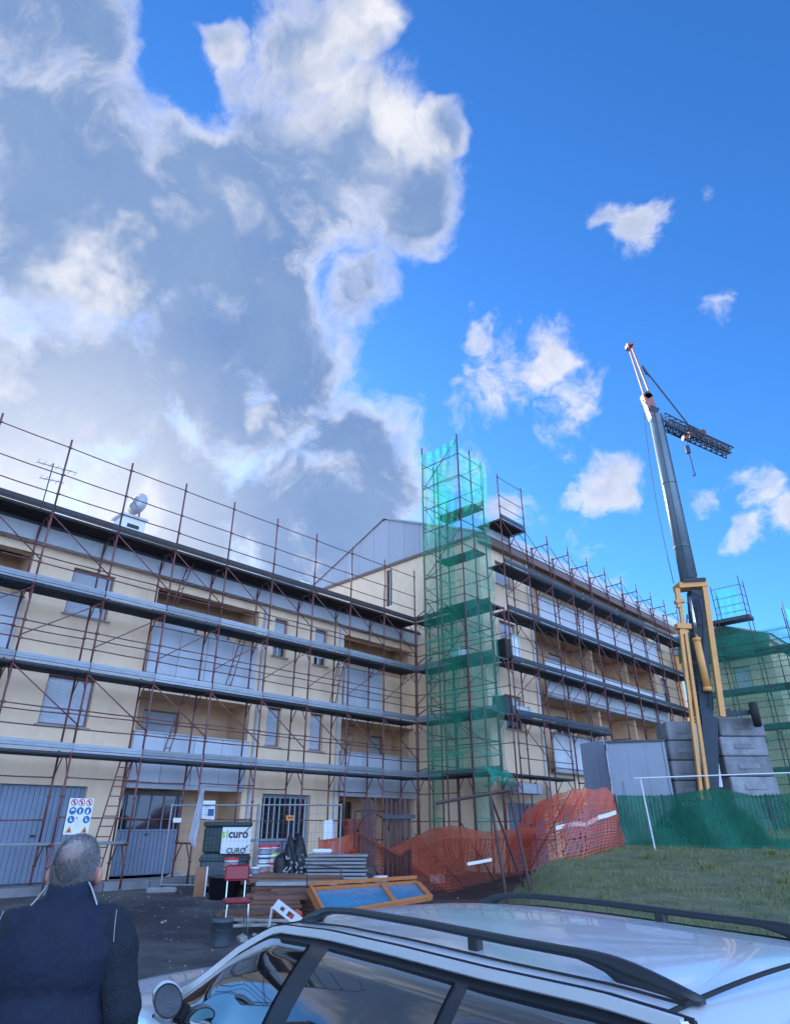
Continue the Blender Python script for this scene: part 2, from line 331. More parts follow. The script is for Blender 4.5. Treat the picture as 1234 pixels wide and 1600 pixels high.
def sheet_wall(mb, x0, x1, z0, z1, holes, t=.3, y=0.):
    xs = sorted({x0, x1, *[h[0] for h in holes], *[h[1] for h in holes]}); zs = sorted({z0, z1, *[h[2] for h in holes], *[h[3] for h in holes]})
    xs = [x for x in xs if x0 <= x <= x1]; zs = [z for z in zs if z0 <= z <= z1]
    inh = lambda x, z: any(h[0] < x < h[1] and h[2] < z < h[3] for h in holes)
    S = [[not inh((xs[i] + xs[i + 1]) / 2, (zs[j] + zs[j + 1]) / 2) for j in range(len(zs) - 1)] for i in range(len(xs) - 1)]
    g = lambda i, j: 0 <= i < len(xs) - 1 and 0 <= j < len(zs) - 1 and S[i][j]
    for i in range(len(xs) - 1):
        for j in range(len(zs) - 1):
            if not S[i][j]: continue
            a, b, c, d = xs[i], xs[i + 1], zs[j], zs[j + 1]; y1 = y + t
            mb.add([(a, y, c), (b, y, c), (b, y, d), (a, y, d)], [(0, 1, 2, 3)])
            mb.add([(a, y1, c), (b, y1, c), (b, y1, d), (a, y1, d)], [(3, 2, 1, 0)])
            if not g(i - 1, j): mb.add([(a, y, c), (a, y, d), (a, y1, d), (a, y1, c)], [(0, 1, 2, 3)])
            if not g(i + 1, j): mb.add([(b, y, c), (b, y1, c), (b, y1, d), (b, y, d)], [(0, 1, 2, 3)])
            if not g(i, j - 1): mb.add([(a, y, c), (a, y1, c), (b, y1, c), (b, y, c)], [(0, 1, 2, 3)])
            if not g(i, j + 1): mb.add([(a, y, d), (b, y, d), (b, y1, d), (a, y1, d)], [(0, 1, 2, 3)])

# ------------------------------------------------------------------ ground
EDGE = [(6.4, 20.4), (4.6, 18.9), (3.2, 17.4), (2.2, 16.1), (1.6, 12.0), (1.5, 5.0), (1.5, -60)]
def edge_dist(x, y):                      # signed: positive on the lawn side
    best = 1e9; sg = 1
    for (ax, ay), (bx, by) in zip(EDGE, EDGE[1:]):
        dx, dy = bx - ax, by - ay; t = max(0, min(1, ((x - ax) * dx + (y - ay) * dy) / (dx * dx + dy * dy)))
        px, py = ax + t * dx, ay + t * dy; d = math.hypot(x - px, y - py)
        if d < best: best = d; sg = 1 if (dx * (y - ay) - dy * (x - ax)) > 0 else -1
    return best * sg
def h_base(x, y):
    D = NV.x * x + NV.y * y; return .32 * sstep(4, 16, D)
def h_lawn(x, y): return EYE + max(-1.62, min(-.38, -1.29 + .105 * (y - 10) ))
def ground_h(x, y):
    b = h_base(x, y)
    if y < 1 or y > 40: return b
    dd = edge_dist(x, y)
    D = NV.x * x + NV.y * y
    wgt = sstep(-.3, 1.4, dd) * (1 - sstep(9.3, 11.5, D)) if x > 0 else 0
    wgt *= (1 - sstep(30, 38, y)) * sstep(1, 4, y)
    return b * (1 - wgt) + max(b, h_lawn(x, y)) * wgt
def GP(x, y, lift=0): return Vector((x, y, ground_h(x, y) + lift))
def pxg(x, y):                             # where the line of sight through a pixel meets the ground
    r = ray(x, y); hi = 0.004
    while hi < .2:
        p = r * hi
        if p.z + EYE <= ground_h(p.x, p.y): break
        hi += .0002
    lo = hi - .0002
    for _ in range(60):
        m_ = (lo + hi) / 2; p = r * m_
        if p.z + EYE > ground_h(p.x, p.y): lo = m_
        else: hi = m_
    p = r * lo; return GP(p.x, p.y)
def axis(a, b, s0, s1): 
    v = []; x = a
    while x < b: v.append(x); x += s0 if -14 < x < 30 else s1
    return v + [b]
gx = axis(-160, 160, .5, 8); gy = axis(-60, 220, .5, 8)
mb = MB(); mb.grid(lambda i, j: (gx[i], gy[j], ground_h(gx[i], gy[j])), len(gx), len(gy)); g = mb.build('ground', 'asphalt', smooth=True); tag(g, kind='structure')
# lawn: a sheet following the bank
mb = MB(); idx = {}
lx = [1.4 + .25 * i for i in range(90)]; ly = [2 + .25 * j for j in range(100)]
def lawn_ok(x, y):
    D = NV.x * x + NV.y * y; return edge_dist(x, y) > .12 * math.sin(x * 5 + y * 3) and D < 10.0
for i in range(len(lx)):
    for j in range(len(ly)): idx[i, j] = len(mb.v); mb.v.append((lx[i], ly[j], ground_h(lx[i], ly[j]) + .02))
for i in range(len(lx) - 1):
    for j in range(len(ly) - 1):
        if lawn_ok(lx[i] + .12, ly[j] + .12): mb.f.append((idx[i, j], idx[i + 1, j], idx[i + 1, j + 1], idx[i, j + 1]))
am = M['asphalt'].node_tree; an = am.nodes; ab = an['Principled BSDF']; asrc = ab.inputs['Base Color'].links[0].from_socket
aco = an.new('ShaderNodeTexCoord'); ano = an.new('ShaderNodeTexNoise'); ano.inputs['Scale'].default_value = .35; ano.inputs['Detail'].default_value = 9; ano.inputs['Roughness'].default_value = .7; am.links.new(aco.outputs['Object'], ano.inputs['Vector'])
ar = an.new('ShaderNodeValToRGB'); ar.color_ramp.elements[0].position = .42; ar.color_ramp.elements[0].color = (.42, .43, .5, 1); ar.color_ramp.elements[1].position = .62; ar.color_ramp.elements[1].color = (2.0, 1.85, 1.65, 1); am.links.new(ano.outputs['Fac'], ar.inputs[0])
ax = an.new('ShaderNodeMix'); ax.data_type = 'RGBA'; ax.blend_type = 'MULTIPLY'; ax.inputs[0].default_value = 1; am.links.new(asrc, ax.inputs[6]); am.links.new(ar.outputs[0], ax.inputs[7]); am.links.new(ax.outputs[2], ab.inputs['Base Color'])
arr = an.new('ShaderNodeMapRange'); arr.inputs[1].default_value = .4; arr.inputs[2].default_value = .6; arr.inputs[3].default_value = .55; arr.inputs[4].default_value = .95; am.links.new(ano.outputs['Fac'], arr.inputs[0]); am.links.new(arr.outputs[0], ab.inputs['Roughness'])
lw = mb.build('lawn', 'soil', smooth=True); tag(lw, kind='structure')
mb = MB()
for k in range(60000):
    x = random.uniform(1.5, 16); y = random.uniform(6, 20)
    if not lawn_ok(x, y): continue
    if math.sin(x * 2.1 + 1.3 * math.sin(y * 1.7)) + math.sin(y * 2.7 + x) < random.uniform(-2, 1.2): continue
    z = ground_h(x, y) + .015; hh = random.uniform(.03, .09); a = random.uniform(0, 6.28); ww = random.uniform(.006, .014); ln = random.uniform(-.03, .03)
    mb.add([(x - ww * math.cos(a), y - ww * math.sin(a), z), (x + ww * math.cos(a), y + ww * math.sin(a), z), (x + ln, y + ln * .5, z + hh)], [(0, 1, 2)])
for cx, cy in ((7.0, 13.2), (5.5, 15.8), (8.6, 16.5), (6.3, 14.6)):          # taller weeds
    for k in range(60):
        a = random.uniform(0, 6.28); rr = random.uniform(0, .09); x = cx + rr * math.cos(a); y = cy + rr * math.sin(a); z = ground_h(x, y)
        mb.add([(x - .014, y, z), (x + .014, y, z), (x + .1 * math.cos(a), y + .1 * math.sin(a), z + random.uniform(.08, .22))], [(0, 1, 2)])
tag(mb.build('grass', 'grass'), 'short patchy grass on the bank behind the car', 'grass', kind='stuff')
# raised paving along the left block
mb = MB()
pv = empty('pavement', W(-.5, 17.45, 0) * 1, GR); pv.location.z = 0; tag(pv, kind='structure')
slab = MB().bbox(0.01, 0, .1, 1.19, .95, .5, .012).mesh('paving_slab'); slab.materials.append(M['paving'])
for k in range(17): place(slab, 'paving_slab', pv, (k * 1.2, .0, random.uniform(-.006, .006)))

# ------------------------------------------------------------------ left block
LD = 18.4
A = empty('apartment_block', W(0, LD, 0), GR, 'long cream two-storey block with grey eaves behind the left scaffold', 'building')
# holes: (x0,x1,z0,z1) local z is counted from eye level (root at eye height) so keep numbers as measured
GZ = -1.25
bays = [(.9, 4.75), (8.43, 12.2), (16.2, 20.15)]
wins = [(5.85, 7.1, 2.36, 3.62), (5.85, 7.05, 5.3, 6.65), (12.9, 13.48, 2.35, 3.6), (14.75, 15.35, 2.35, 3.6), (12.9, 13.48, 5.33, 6.68), (14.75, 15.35, 5.33, 6.68)]
mb = MB(); holes = [(a, b, GZ - .3, 7.0) for a, b in bays] + wins + [(5.35, 7.45, GZ - .3, .92), (12.98, 14.95, GZ - .3, .92)]
sheet_wall(mb, .2, 20.2, GZ - .3, 7.05, holes, .28); mb.build('wall', 'cream', A)
def shutter_mesh(wd, h, nm='shutter', mm='shutter'):
    mb = MB(); n = max(6, int(h / .055))
    for k in range(n):
        z = k * h / n; mb.add([(0, .012, z), (wd, .012, z), (wd, 0, z + h / n * .55), (0, 0, z + h / n * .55), (wd, .012, z + h / n * .96), (0, .012, z + h / n * .96)], [(0, 1, 2, 3), (3, 2, 4, 5)])
    me = mb.mesh(nm); me.materials.append(M[mm]); return me
def window(P, x0, x1, z0, z1, y=.12, closed=1.0, mm='shutter', sill=True, frame='winframe', bars=0):
    wd, h = x1 - x0, z1 - z0; t = .055
    fr = MB()
    for q in ((0, 0, t, h), (wd - t, 0, wd, h), (t, h - t, wd - t, h), (t, 0, wd - t, t)): fr.box(q[0], 0, q[1], q[2], .07, q[3])
    f = fr.build('window', frame, P, (x0, y, z0))
    gl = MB().box(t, .045, t, wd - t, .055, h - t); gl.build('pane', 'glass', f)
    if closed > 0:
        hh = (h - 2 * t) * closed
        place(shutter_mesh(wd - 2 * t, hh, mm=mm), 'shutter', f, (t, .012, h - t - hh))
    if closed < 1: MB().box(wd / 2 - .02, .02, t, wd / 2 + .02, .044, h - t - (h - 2 * t) * closed).build('mullion', 'wplastic', f)
    if bars:
        for k in range(1, bars): MB().tube((wd * k / bars, -.05, .0), (wd * k / bars, -.05, h), .012).build('bar', 'galvd', f)
    if sill: MB().bbox(-.08, -y - .06, -.05, wd + .08, 0.01, -.003, .006).build('sill', 'stone', f)
    return f
for i, q in enumerate(wins):
    window(A, *q, closed=(1.0, 1.0, 1.0, 1.0, .62, .8)[i])
# garage doors
def garage(P, x0, x1, z0, z1, y, glazed=False):
    root = MB().box(x0, y + .03, z0, x1, y + .06, z1).build('garage_door', 'garage', P)
    n = int((x1 - x0) / .12); zt = z1 if not glazed else z0 + (z1 - z0) * .55
    for k in range(n):
        a = x0 + (x1 - x0) * k / n; MB().box(a + .01, y + .008, z0 + .02, a + (x1 - x0) / n - .006, y + .028, zt - .05).build('panel', 'garage', root)
    if glazed:
        MB().box(x0 + .05, y + .005, zt, x1 - .05, y + .026, z1 - .06).build('pane', 'glass', root)
        for k in range(5):
            a = x0 + (x1 - x0) * (k + .5) / 5; MB().box(a - .02, y - .02, zt, a + .02, y + .004, z1 - .05).build('bar', 'garage', root)
        MB().box(x0, y - .025, zt - .05, x1, y + .004, zt).build('rail', 'garage', root)
    MB().box((x0 + x1) / 2 - .05, y - .03, z0 + 1.0, (x0 + x1) / 2 + .05, y + .005, z0 + 1.04).build('handle', 'blackpl', root)
garage(A, 5.34, 7.46, GZ, .93, .14)
garage(A, 8.75, 10.75, GZ, .85, .95, True)
mb = MB().box(12.99, .16, GZ, 14.94, .2, .91); dr = mb.build('entrance_door', 'garage', A)
MB().box(13.1, .13, -.45, 14.83, .155, .8).build('pane', 'glass', dr)
for k in range(9): MB().box(13.12 + k * .208, .09, -.48, 13.15 + k * .208, .127, .82).build('bar', 'parapet', dr)
MB().box(13.05, .125, -1.15, 13.95, .158, -.55).build('panel', 'garage', dr); MB().box(14.0, .125, -1.15, 14.9, .158, -.55).build('panel', 'garage', dr)
MB().box(13.05, .1, -.54, 14.9, .158, -.49).build('rail', 'garage', dr)
# loggia bays: recessed rooms
for bi, (a, b) in enumerate(bays):
    dep = 1.25
    mb = MB(); bh = []
    if bi == 1: bh = [(8.7, 10.8, GZ - .3, .87), (9.2, 10.4, 1.3, 3.25), (9.2, 10.6, 4.3, 6.3), (11.0, 11.9, 4.9, 6.1)]
    elif bi == 0: bh = [(1.5, 3.0, 1.3, 3.25), (1.5, 3.0, 4.3, 6.3)]
    else: bh = [(16.6, 17.3, 1.3, 3.3), (18.6, 19.5, 4.3, 6.3), (18.9, 19.6, 2.0, 3.3), (16.5, 18.0, GZ - .3, .8)]
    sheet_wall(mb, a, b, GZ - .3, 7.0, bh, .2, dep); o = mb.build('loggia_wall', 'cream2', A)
    for q in bh:
        if q[2] < 0: 
            if bi == 2: MB().box(q[0], dep + .1, GZ, q[1], dep + .14, q[3]).build('door', 'glass', A)
            elif bi == 1: pass
            continue
        window(A, *q, y=dep + .08, closed=(.7 if bi == 2 else 1.0), sill=False)
    mb = MB(); 
    for xx in (a - .12, b): mb.box(xx, .285, GZ - .3, xx + .12, dep + .2, 7.0)
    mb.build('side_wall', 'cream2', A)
    mb = MB().box(a, .0, 3.55, b, dep, 4.0); mb.build('floor_slab', 'cream', A)
    MB().box(a, .02, .95, b, dep, 1.15).build('floor_slab', 'cornice', A)
    MB().box(a, .0, 6.72, b, .28, 6.98).build('lintel', 'cream', A)
    # rounded balcony fronts
    for z0, z1, xa, xb in ((1.05, 2.42, a - .05, b), (4.05, 5.47, a - .03, b - (2.0 if bi == 2 else 0))):
        if bi == 2 and z0 > 4: MB().box(xb + .01, .01, z0, b, .2, z1).build('balcony_wall', 'cream', A)
        n = max(2, round((xb - xa) / .95))
        bf = MB().box(xa + .05, -.10, z0 + .02, xb - .05, -.02, z1 - .06).build('balcony_front', 'parapet', A)
        for k in range(n):
            p0 = xa + (xb - xa) * k / n; MB().bbox(p0 + .006, -.14, z0, p0 + (xb - xa) / n - .006, -.10, z1 - .05, .012).build('panel', 'parapet', bf)
        MB().bbox(xa - .02, -.17, z1 - .045, xb + .02, .06, z1, .01).build('coping', 'cornice', bf)
        MB().box(xa, -.13, z0 - .12, xb, .02, z0 - .005).build('slab_edge', 'cornice', bf)
# a pipe down the wall beside each bay
for x in (12.45, 15.98): MB().tube((x, -.06, GZ), (x, -.06, 6.95), .045, 8).build('downpipe', 'parapet', A)
mb = MB()
mb.add([(0, -.30, 7.0), (20.2, -.30, 7.0), (20.2, -.42, 7.5), (0, -.42, 7.5), (0, .02, 7.0), (20.2, .02, 7.0), (20.2, .02, 7.5), (0, .02, 7.5)], [(0, 1, 2, 3), (4, 5, 1, 0), (3, 2, 6, 7), (0, 3, 7, 4), (1, 5, 6, 2)])
mb.build('cornice', 'cornice', A)
mb = MB(); mb.tube((0, -.40, 7.46), (20.2, -.40, 7.46), .055, 8); mb.build('gutter', 'galvd', A)
mb = MB(); mb.add([(-.1, -.45, 7.52), (20.2, -.45, 7.52), (20.2, 6, 8.75), (-.1, 6, 8.75), (-.1, 12, 7.5), (20.2, 12, 7.5)], [(0, 1, 2, 3), (3, 2, 5, 4)])
mb.build('roof', 'cornice', A)
bx_ = MB(); bx_.box(.2, 11.7, GZ - .3, 20.2, 12, 7.5); bx_.box(.2, .29, GZ - .3, .5, 11.69, 7.4); bx_.build('back_wall', 'cream', A)
MB().box(.51, .3, 3.7, 20.1, 11.6, 3.9).build('inner_floor', 'cornice', A)
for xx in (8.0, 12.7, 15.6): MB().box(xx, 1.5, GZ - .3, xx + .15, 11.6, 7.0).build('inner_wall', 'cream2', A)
# row of red brown tiles ridge seen at the roof edge is too small: chimney
p = on_front(205, 822, 20.6)
ch = MB().bbox(p.x - .42, 2.0, 7.9, p.x + .42, 2.7, 9.62, .02).build('chimney', 'white', A)
MB().box(p.x - .50, 1.92, 9.625, p.x + .46, 2.78, 9.70).build('chimney_cap', 'cornice', ch)
MB().box(p.x - .22, 1.985, 9.25, p.x + .2, 1.998, 9.38).build('vent_slot', 'ink', ch)
for (X, Yp, T) in ((15.6, 21.0, 8.3),):
    c2 = MB().bbox(13.7, 3.0, 8.0, 14.3, 3.5, 8.75, .01).build('chimney', 'cream2', A); MB().box(13.6, 2.9, 8.76, 14.4, 3.6, 8.84).build('chimney_cap', 'fascia', c2)
# satellite dish on the chimney and antenna on the roof
q = W(p.x + .05, LD + 1.9, 0); dishp = Vector((q.x, q.y, EYE + 9.4))
dishp.z = EYE + 9.72
D0 = empty('satellite_dish', dishp, 0, 'round grey satellite dish above the white chimney on the left roof', 'satellite dish')
mb = MB(); prof = [(.42 * k / 6, .10 * (k / 6) ** 2) for k in range(1, 7)]; prof = [(.01, 0)] + prof
mb.lathe(prof, 22); mb.build('reflector', 'cornice', D0, (0, -.05, .38), (R(90) , 0, R(-18)), smooth=True)
MB().tube((0, .08, -.1), (0, .08, .5), .03).build('mast', 'galvd', D0)
MB().tube((0, .02, .2), (-.12, -.45, .45), .012).build('arm', 'galvd', D0); MB().tube((-.12, -.42, .43), (-.13, -.5, .47), .035, 8).build('receiver', 'white', D0)
q = on_front(66, 790, 20.5); q = W(q.x, 20.5, 0)
AN = empty('antenna', (q.x, q.y, EYE + 7.9), GR, 'thin television antenna with two comb arms on the left roof', 'antenna')
MB().tube((0, 0, 0), (0, 0, 2.75), .018).build('mast', 'rust2', AN)
for z, L, n in ((2.6, .9, 7), (2.1, .5, 5)):
    mb = MB(); mb.tube((-L * .5, 0, z), (L * .8, 0, z + .1), .012)
    for k in range(n): t = -L * .5 + L * 1.3 * k / (n - 1); mb.tube((t, -.16, z + .05), (t, .16, z + .05), .007, 4)
    mb.build('arm', 'rust2', AN)

# ------------------------------------------------------------------ right block
BD, BU = 14.6, 20.2
B = empty('apartment_block', W(0, BD, 0), GR, 'tall cream gabled block behind the green netted corner tower', 'building')
bwins = [(21.3, 22.5, 6.3, 7.65), (21.3, 22.5, 3.35, 4.65), (21.3, 22.5, 9.25, 10.3), (37.0, 37.9, 9.25, 10.3), (37.0, 37.9, 6.3, 7.6), (37.0, 37.9, 3.4, 4.6)]
rec = [(24.0, 36.2, 2.05, 4.95), (24.0, 36.2, 5.0, 7.9), (24.0, 36.2, 7.95, 10.75)]
mb = MB(); sheet_wall(mb, BU, 40.2, -1.7, 11.0, bwins + rec, .28); mb.build('wall', 'cream', B)
for i, q in enumerate(bwins): window(B, *q, closed=(1, .4, 1, 1, .6, 1)[i])
for ri, (a, b, z0, z1) in enumerate(rec):
    bh = [(25.0, 26.0, z0 + 1.3, z1 - .5), (27.0, 28.3, z0 + .15, z1 - .4), (30.6, 31.7, z0 + 1.3, z1 - .5), (33.4, 34.6, z0 + .15, z1 - .4)]
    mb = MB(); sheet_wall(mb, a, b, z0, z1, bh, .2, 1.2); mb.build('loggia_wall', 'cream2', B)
    for k, q in enumerate(bh): window(B, *q, y=1.28, closed=(1, 0, .7, .3)[(k + ri) % 4], sill=False)
    MB().box(a, .29, z0 - .06, b, 1.4, z0 + .04).build('floor_slab', 'cornice', B)
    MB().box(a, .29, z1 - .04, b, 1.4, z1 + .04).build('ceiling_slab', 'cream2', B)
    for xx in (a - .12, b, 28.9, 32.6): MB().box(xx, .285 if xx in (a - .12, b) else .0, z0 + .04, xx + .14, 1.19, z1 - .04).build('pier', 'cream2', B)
    bf = MB().box(a + .03, -.32, z0 + .02, b - .03, -.26, z0 + 1.33).build('balcony_front', 'white', B)
    n = 13
    for k in range(n):
        p0 = a + (b - a) * k / n; MB().bbox(p0 + .008, -.36, z0 + .03, p0 + (b - a) / n - .008, -.322, z0 + 1.32, .012).build('panel', 'white', bf)
    MB().bbox(a - .02, -.40, z0 + 1.335, b + .02, -.2, z0 + 1.38, .01).build('coping', 'cornice', bf)
    mb = MB(); mb.add([(a, -.34, z0), (b, -.34, z0), (b, .0, z0 - .16), (a, .0, z0 - .16), (a, -.30, z0 - .13), (b, -.30, z0 - .13)], [(0, 1, 5, 4), (4, 5, 2, 3)]); mb.add([(a, -.34, z0), (b, -.34, z0), (b, 0, z0), (a, 0, z0)], [(3, 2, 1, 0)]); mb.build('slab_edge', 'cornice', bf)
# ground floor garage doors of the right block
for x in (21.0, 24.6, 27.6, 30.6): garage(B, x, x + 2.3, -1.45, .75, -.07, False)
# end wall (facing the left block) with gable: local y runs to 11.6
mb = MB(); hw = [(5.1, 5.52, 9.15, 10.95)]
mbw = MB(); sheet_wall(mbw, .005, 11.7, -1.7, 11.12, hw, .28)
ow = mbw.build('end_wall', 'cream', B, (BU - .002, 0, 0), (0, 0, R(90)));
for v in ow.data.vertices: v.co.y = -v.co.y
ow.data.flip_normals()
MB().box(BU + .3, 11.4, -1.7, 40.1, 11.69, 11.1).build('back_wall', 'cream', B)
for zz in (2.0, 4.95, 7.9): MB().box(BU + .3, 1.5, zz - .1, 40.0, 11.3, zz).build('inner_floor', 'cornice', B)
f = MB().box(0, 0, 0, .05, .42, 1.8).build('window', 'winframe', B, (BU + .1, 5.1, 9.15)); MB().box(-.01, .05, .05, -.003, .37, 1.75).build('pane', 'glass', f); MB().box(-.013, .19, .05, -.011, .23, 1.75).build('mullion', 'wplastic', f)
mb = MB(); GY0, GY1, GYm, GT = -.25, 11.9, 5.6, 13.75
n = 24
for k in range(n):                                   # vertical cladding sheets, each with its own edge
    y0 = GY0 + (GY1 - GY0) * k / n; y1 = GY0 + (GY1 - GY0) * (k + 1) / n
    tz = lambda y: 11.15 + (GT - 11.15) * (1 - abs(y - GYm) / (GYm - GY0 if y < GYm else GY1 - GYm))
    o = MB(); x = BU - .03 - (.012 if k % 2 else 0)
    o.add([(x, y0 + .004, 11.2), (x, y1 - .004, 11.2), (x, y1 - .004, tz(y1)), (x, y0 + .004, tz(y0)), (x + .04, y0 + .004, 11.2), (x + .04, y1 - .004, 11.2), (x + .04, y1 - .004, tz(y1)), (x + .04, y0 + .004, tz(y0))],
          [(3, 2, 1, 0), (4, 5, 6, 7), (0, 1, 5, 4), (2, 3, 7, 6), (0, 4, 7, 3), (1, 2, 6, 5)])
    o.build('cladding_sheet', 'gable', B)
MB().box(BU - .09, GY0, 11.06, BU - .001, GY1, 11.2).build('fascia', 'fascia', B)
mb = MB(); mb.add([(BU - .12, GY0 - .05, 11.2), (41, GY0 - .05, 11.2), (41, GYm, GT + .06), (BU - .12, GYm, GT + .06), (BU - .12, GY1 + .05, 11.2), (41, GY1 + .05, 11.2),
                   (BU - .12, GY0 - .05, 11.12), (41, GY0 - .05, 11.12), (BU - .12, GYm, GT - .03), (BU - .12, GY1 + .05, 11.12)],
                  [(0, 1, 2, 3), (3, 2, 5, 4), (0, 6, 7, 1), (0, 3, 8, 6), (3, 4, 9, 8)]); mb.build('roof', 'gable', B)
MB().box(BU - .1, -.3, 10.75, 40.4, -.003, 11.08).build('cornice', 'fascia', B)
mb = MB()
for k in range(100):
    x = BU + .1 + k * .2; mb.box(x, -.34, 11.09, x + .16, -.3, 11.62)
tag(mb.build('edge_boards', 'white', B), kind=None)
for x, y, z in ((23.6, 3.0, 13.1), (25.6, 3.0, 13.0)):
    c2 = MB().bbox(x, y, z - 1.2, x + .6, y + .6, z + .1, .02).build('chimney', 'crane_d', B); MB().box(x - .07, y - .07, z + .11, x + .67, y + .67, z + .18).build('chimney_cap', 'galvd', c2)
MB().tube((23.7, -.06, -1.4), (23.7, -.06, 10.8), .05, 8).build('downpipe', 'white', B)
q = W(BU - .5, BD + 11.3, 0)
AC = empty('roof_vent', (q.x, q.y, EYE + 10.5), GR, 'small pale roof vent box at the far foot of the grey gable', 'roof vent')
MB().bbox(-.3, -.25, 0, .3, .25, 1.25, .02).build('housing', 'white', AC); MB().box(-.36, -.3, 1.26, .36, .3, 1.32).build('cap', 'cornice', AC)

# ------------------------------------------------------------------ far block at right
CU = 39.7
Cb = empty('apartment_block', W(0, 0, 0), GR, 'pale block wrapped in green netting at the far right behind the crane', 'building')
mb = MB(); hw = [(-11.5, -10.6, 4.0, 5.2), (-13.4, -12.6, 4.0, 5.2), (-11.5, -10.6, 6.9, 8.1)]
sheet_wall(mb, -BD + .3, -9.35, -1.5, 9.3, hw, .28); mb.build('end_wall', 'cream', Cb, (CU, 0, 0), (0, 0, R(-90)))
for q in hw: 
    f = window(Cb, *q, closed=1.0); f.location = (CU + .1, -q[0], q[2]); f.rotation_euler = (0, 0, R(-90))
hw = [(41.5, 44, 5.6, 7.2), (41.5, 44, 2.6, 4.2), (46, 48, 5.6, 7.2), (46, 48, 2.6, 4.2)]
mb = MB(); sheet_wall(mb, CU + .005, 52, -1.5, 9.3, hw, .28); mb.build('wall', 'cream', Cb, (0, 9.35, 0))
for q in hw: f = window(Cb, *q, closed=.8); f.location.y += 9.35
MB().box(CU - .25, 9.1, 9.31, 52, 16, 9.6).build('cornice', 'cornice', Cb)
mb = MB(); mb.add([(CU - .3, 9.0, 9.62), (52, 9.0, 9.62), (52, 12.6, 11.0), (CU - .3, 12.6, 11.0), (52, 16.2, 9.62), (CU - .3, 16.2, 9.62)], [(0, 1, 2, 3), (3, 2, 4, 5), (0, 3, 5)]); mb.build('roof', 'gable', Cb)

# ------------------------------------------------------------------ scaffolding
FR_R = .027; FW = .82; LEV = [1.60, 3.58, 5.56, 7.54, 9.52, 11.48]
def frame_mesh(h, name='frame', m='rust'):
    mb = MB()
    for y in (0, FW): mb.tube((0, y, 0), (0, y, h), FR_R, 7)
    for y in (0, FW): mb.tube((0, y, h - .06), (0, y, h + .02), FR_R * 1.5, 7); mb.tube((0, y, h * .5), (0, y, h * .5 + .05), FR_R * 1.6, 7)
    mb.tube((0, 0, h - .05), (0, FW, h - .05), FR_R * .9, 6)
    mb.tube((0, 0, h - .5), (0, .30, h - .05), .017, 5); mb.tube((0, FW, h - .5), (0, FW - .30, h - .05), .017, 5)
    me = mb.mesh(name, True); me.materials.append(M[m]); return me
def post_mesh(h, m='rust'):
    mb = MB(); mb.tube((0, 0, 0), (0, 0, h), FR_R, 7); mb.tube((0, 0, .0), (0, 0, .08), FR_R * 1.5, 7); me = mb.mesh('post', True); me.materials.append(M[m]); return me
def rail_mesh(L, m='rust'):
    mb = MB(); sag = -.012; mb.path([(0, 0, 0), (L * .5, 0, sag), (L, 0, 0)], .016, 6); mb.tube((-.02, 0, 0), (.05, 0, 0), .028, 6); mb.tube((L - .05, 0, 0), (L + .02, 0, 0), .028, 6)
    me = mb.mesh('guard_rail', True); me.materials.append(M[m]); return me
def brace_mesh(L, h, m='rust'):
    mb = MB(); mb.tube((0, 0, 0), (L, 0, h), .016, 6); me = mb.mesh('brace', True); me.materials.append(M[m]); return me
def plank_mesh(L, wd=.385, m='galvd'):
    mb = MB(); mb.box(.015, 0, 0, L - .015, wd, .05)
    for k in range(4): y = wd * (k + .5) / 4; mb.box(.05, y - .015, -.022, L - .05, y + .015, -.001)
    me = mb.mesh('deck_plank'); me.materials.append(M[m]); return me
def toe_mesh(L, m='galv'):
    mb = MB()                                   # pressed steel profile with two folds
    z = [0, .05, .065, .12, .135, .2]; y = [0, 0, .014, .014, 0, 0]
    for a in range(5): mb.add([(.01, -y[a], z[a]), (L - .01, -y[a], z[a]), (L - .01, -y[a + 1], z[a + 1]), (.01, -y[a + 1], z[a + 1])], [(0, 1, 2, 3)])
    for a in range(5): mb.add([(.01, .02, z[a]), (L - .01, .02, z[a]), (L - .01, .02, z[a + 1]), (.01, .02, z[a + 1])], [(3, 2, 1, 0)])
    mb.add([(.01, 0, .2), (L - .01, 0, .2), (L - .01, .02, .2), (.01, .02, .2)], [(0, 1, 2, 3)])
    me = mb.mesh('toe_board'); me.materials.append(M[m]); return me
def ladder_mesh(h, lean=.5, m='rust'):
    mb = MB()
    for y in (0, .32): mb.tube((0, y, 0), (lean, y, h), .016, 6)
    n = int(h / .28)
    for k in range(1, n): t = k / n; mb.tube((lean * t, 0, h * t), (lean * t, .32, h * t), .012, 5)
    me = mb.mesh('ladder', True); me.materials.append(M[m]); return me
def jit(a=.01): return random.uniform(-a, a)
F20 = frame_mesh(1.98); F10 = frame_mesh(1.0); F195 = frame_mesh(1.93)
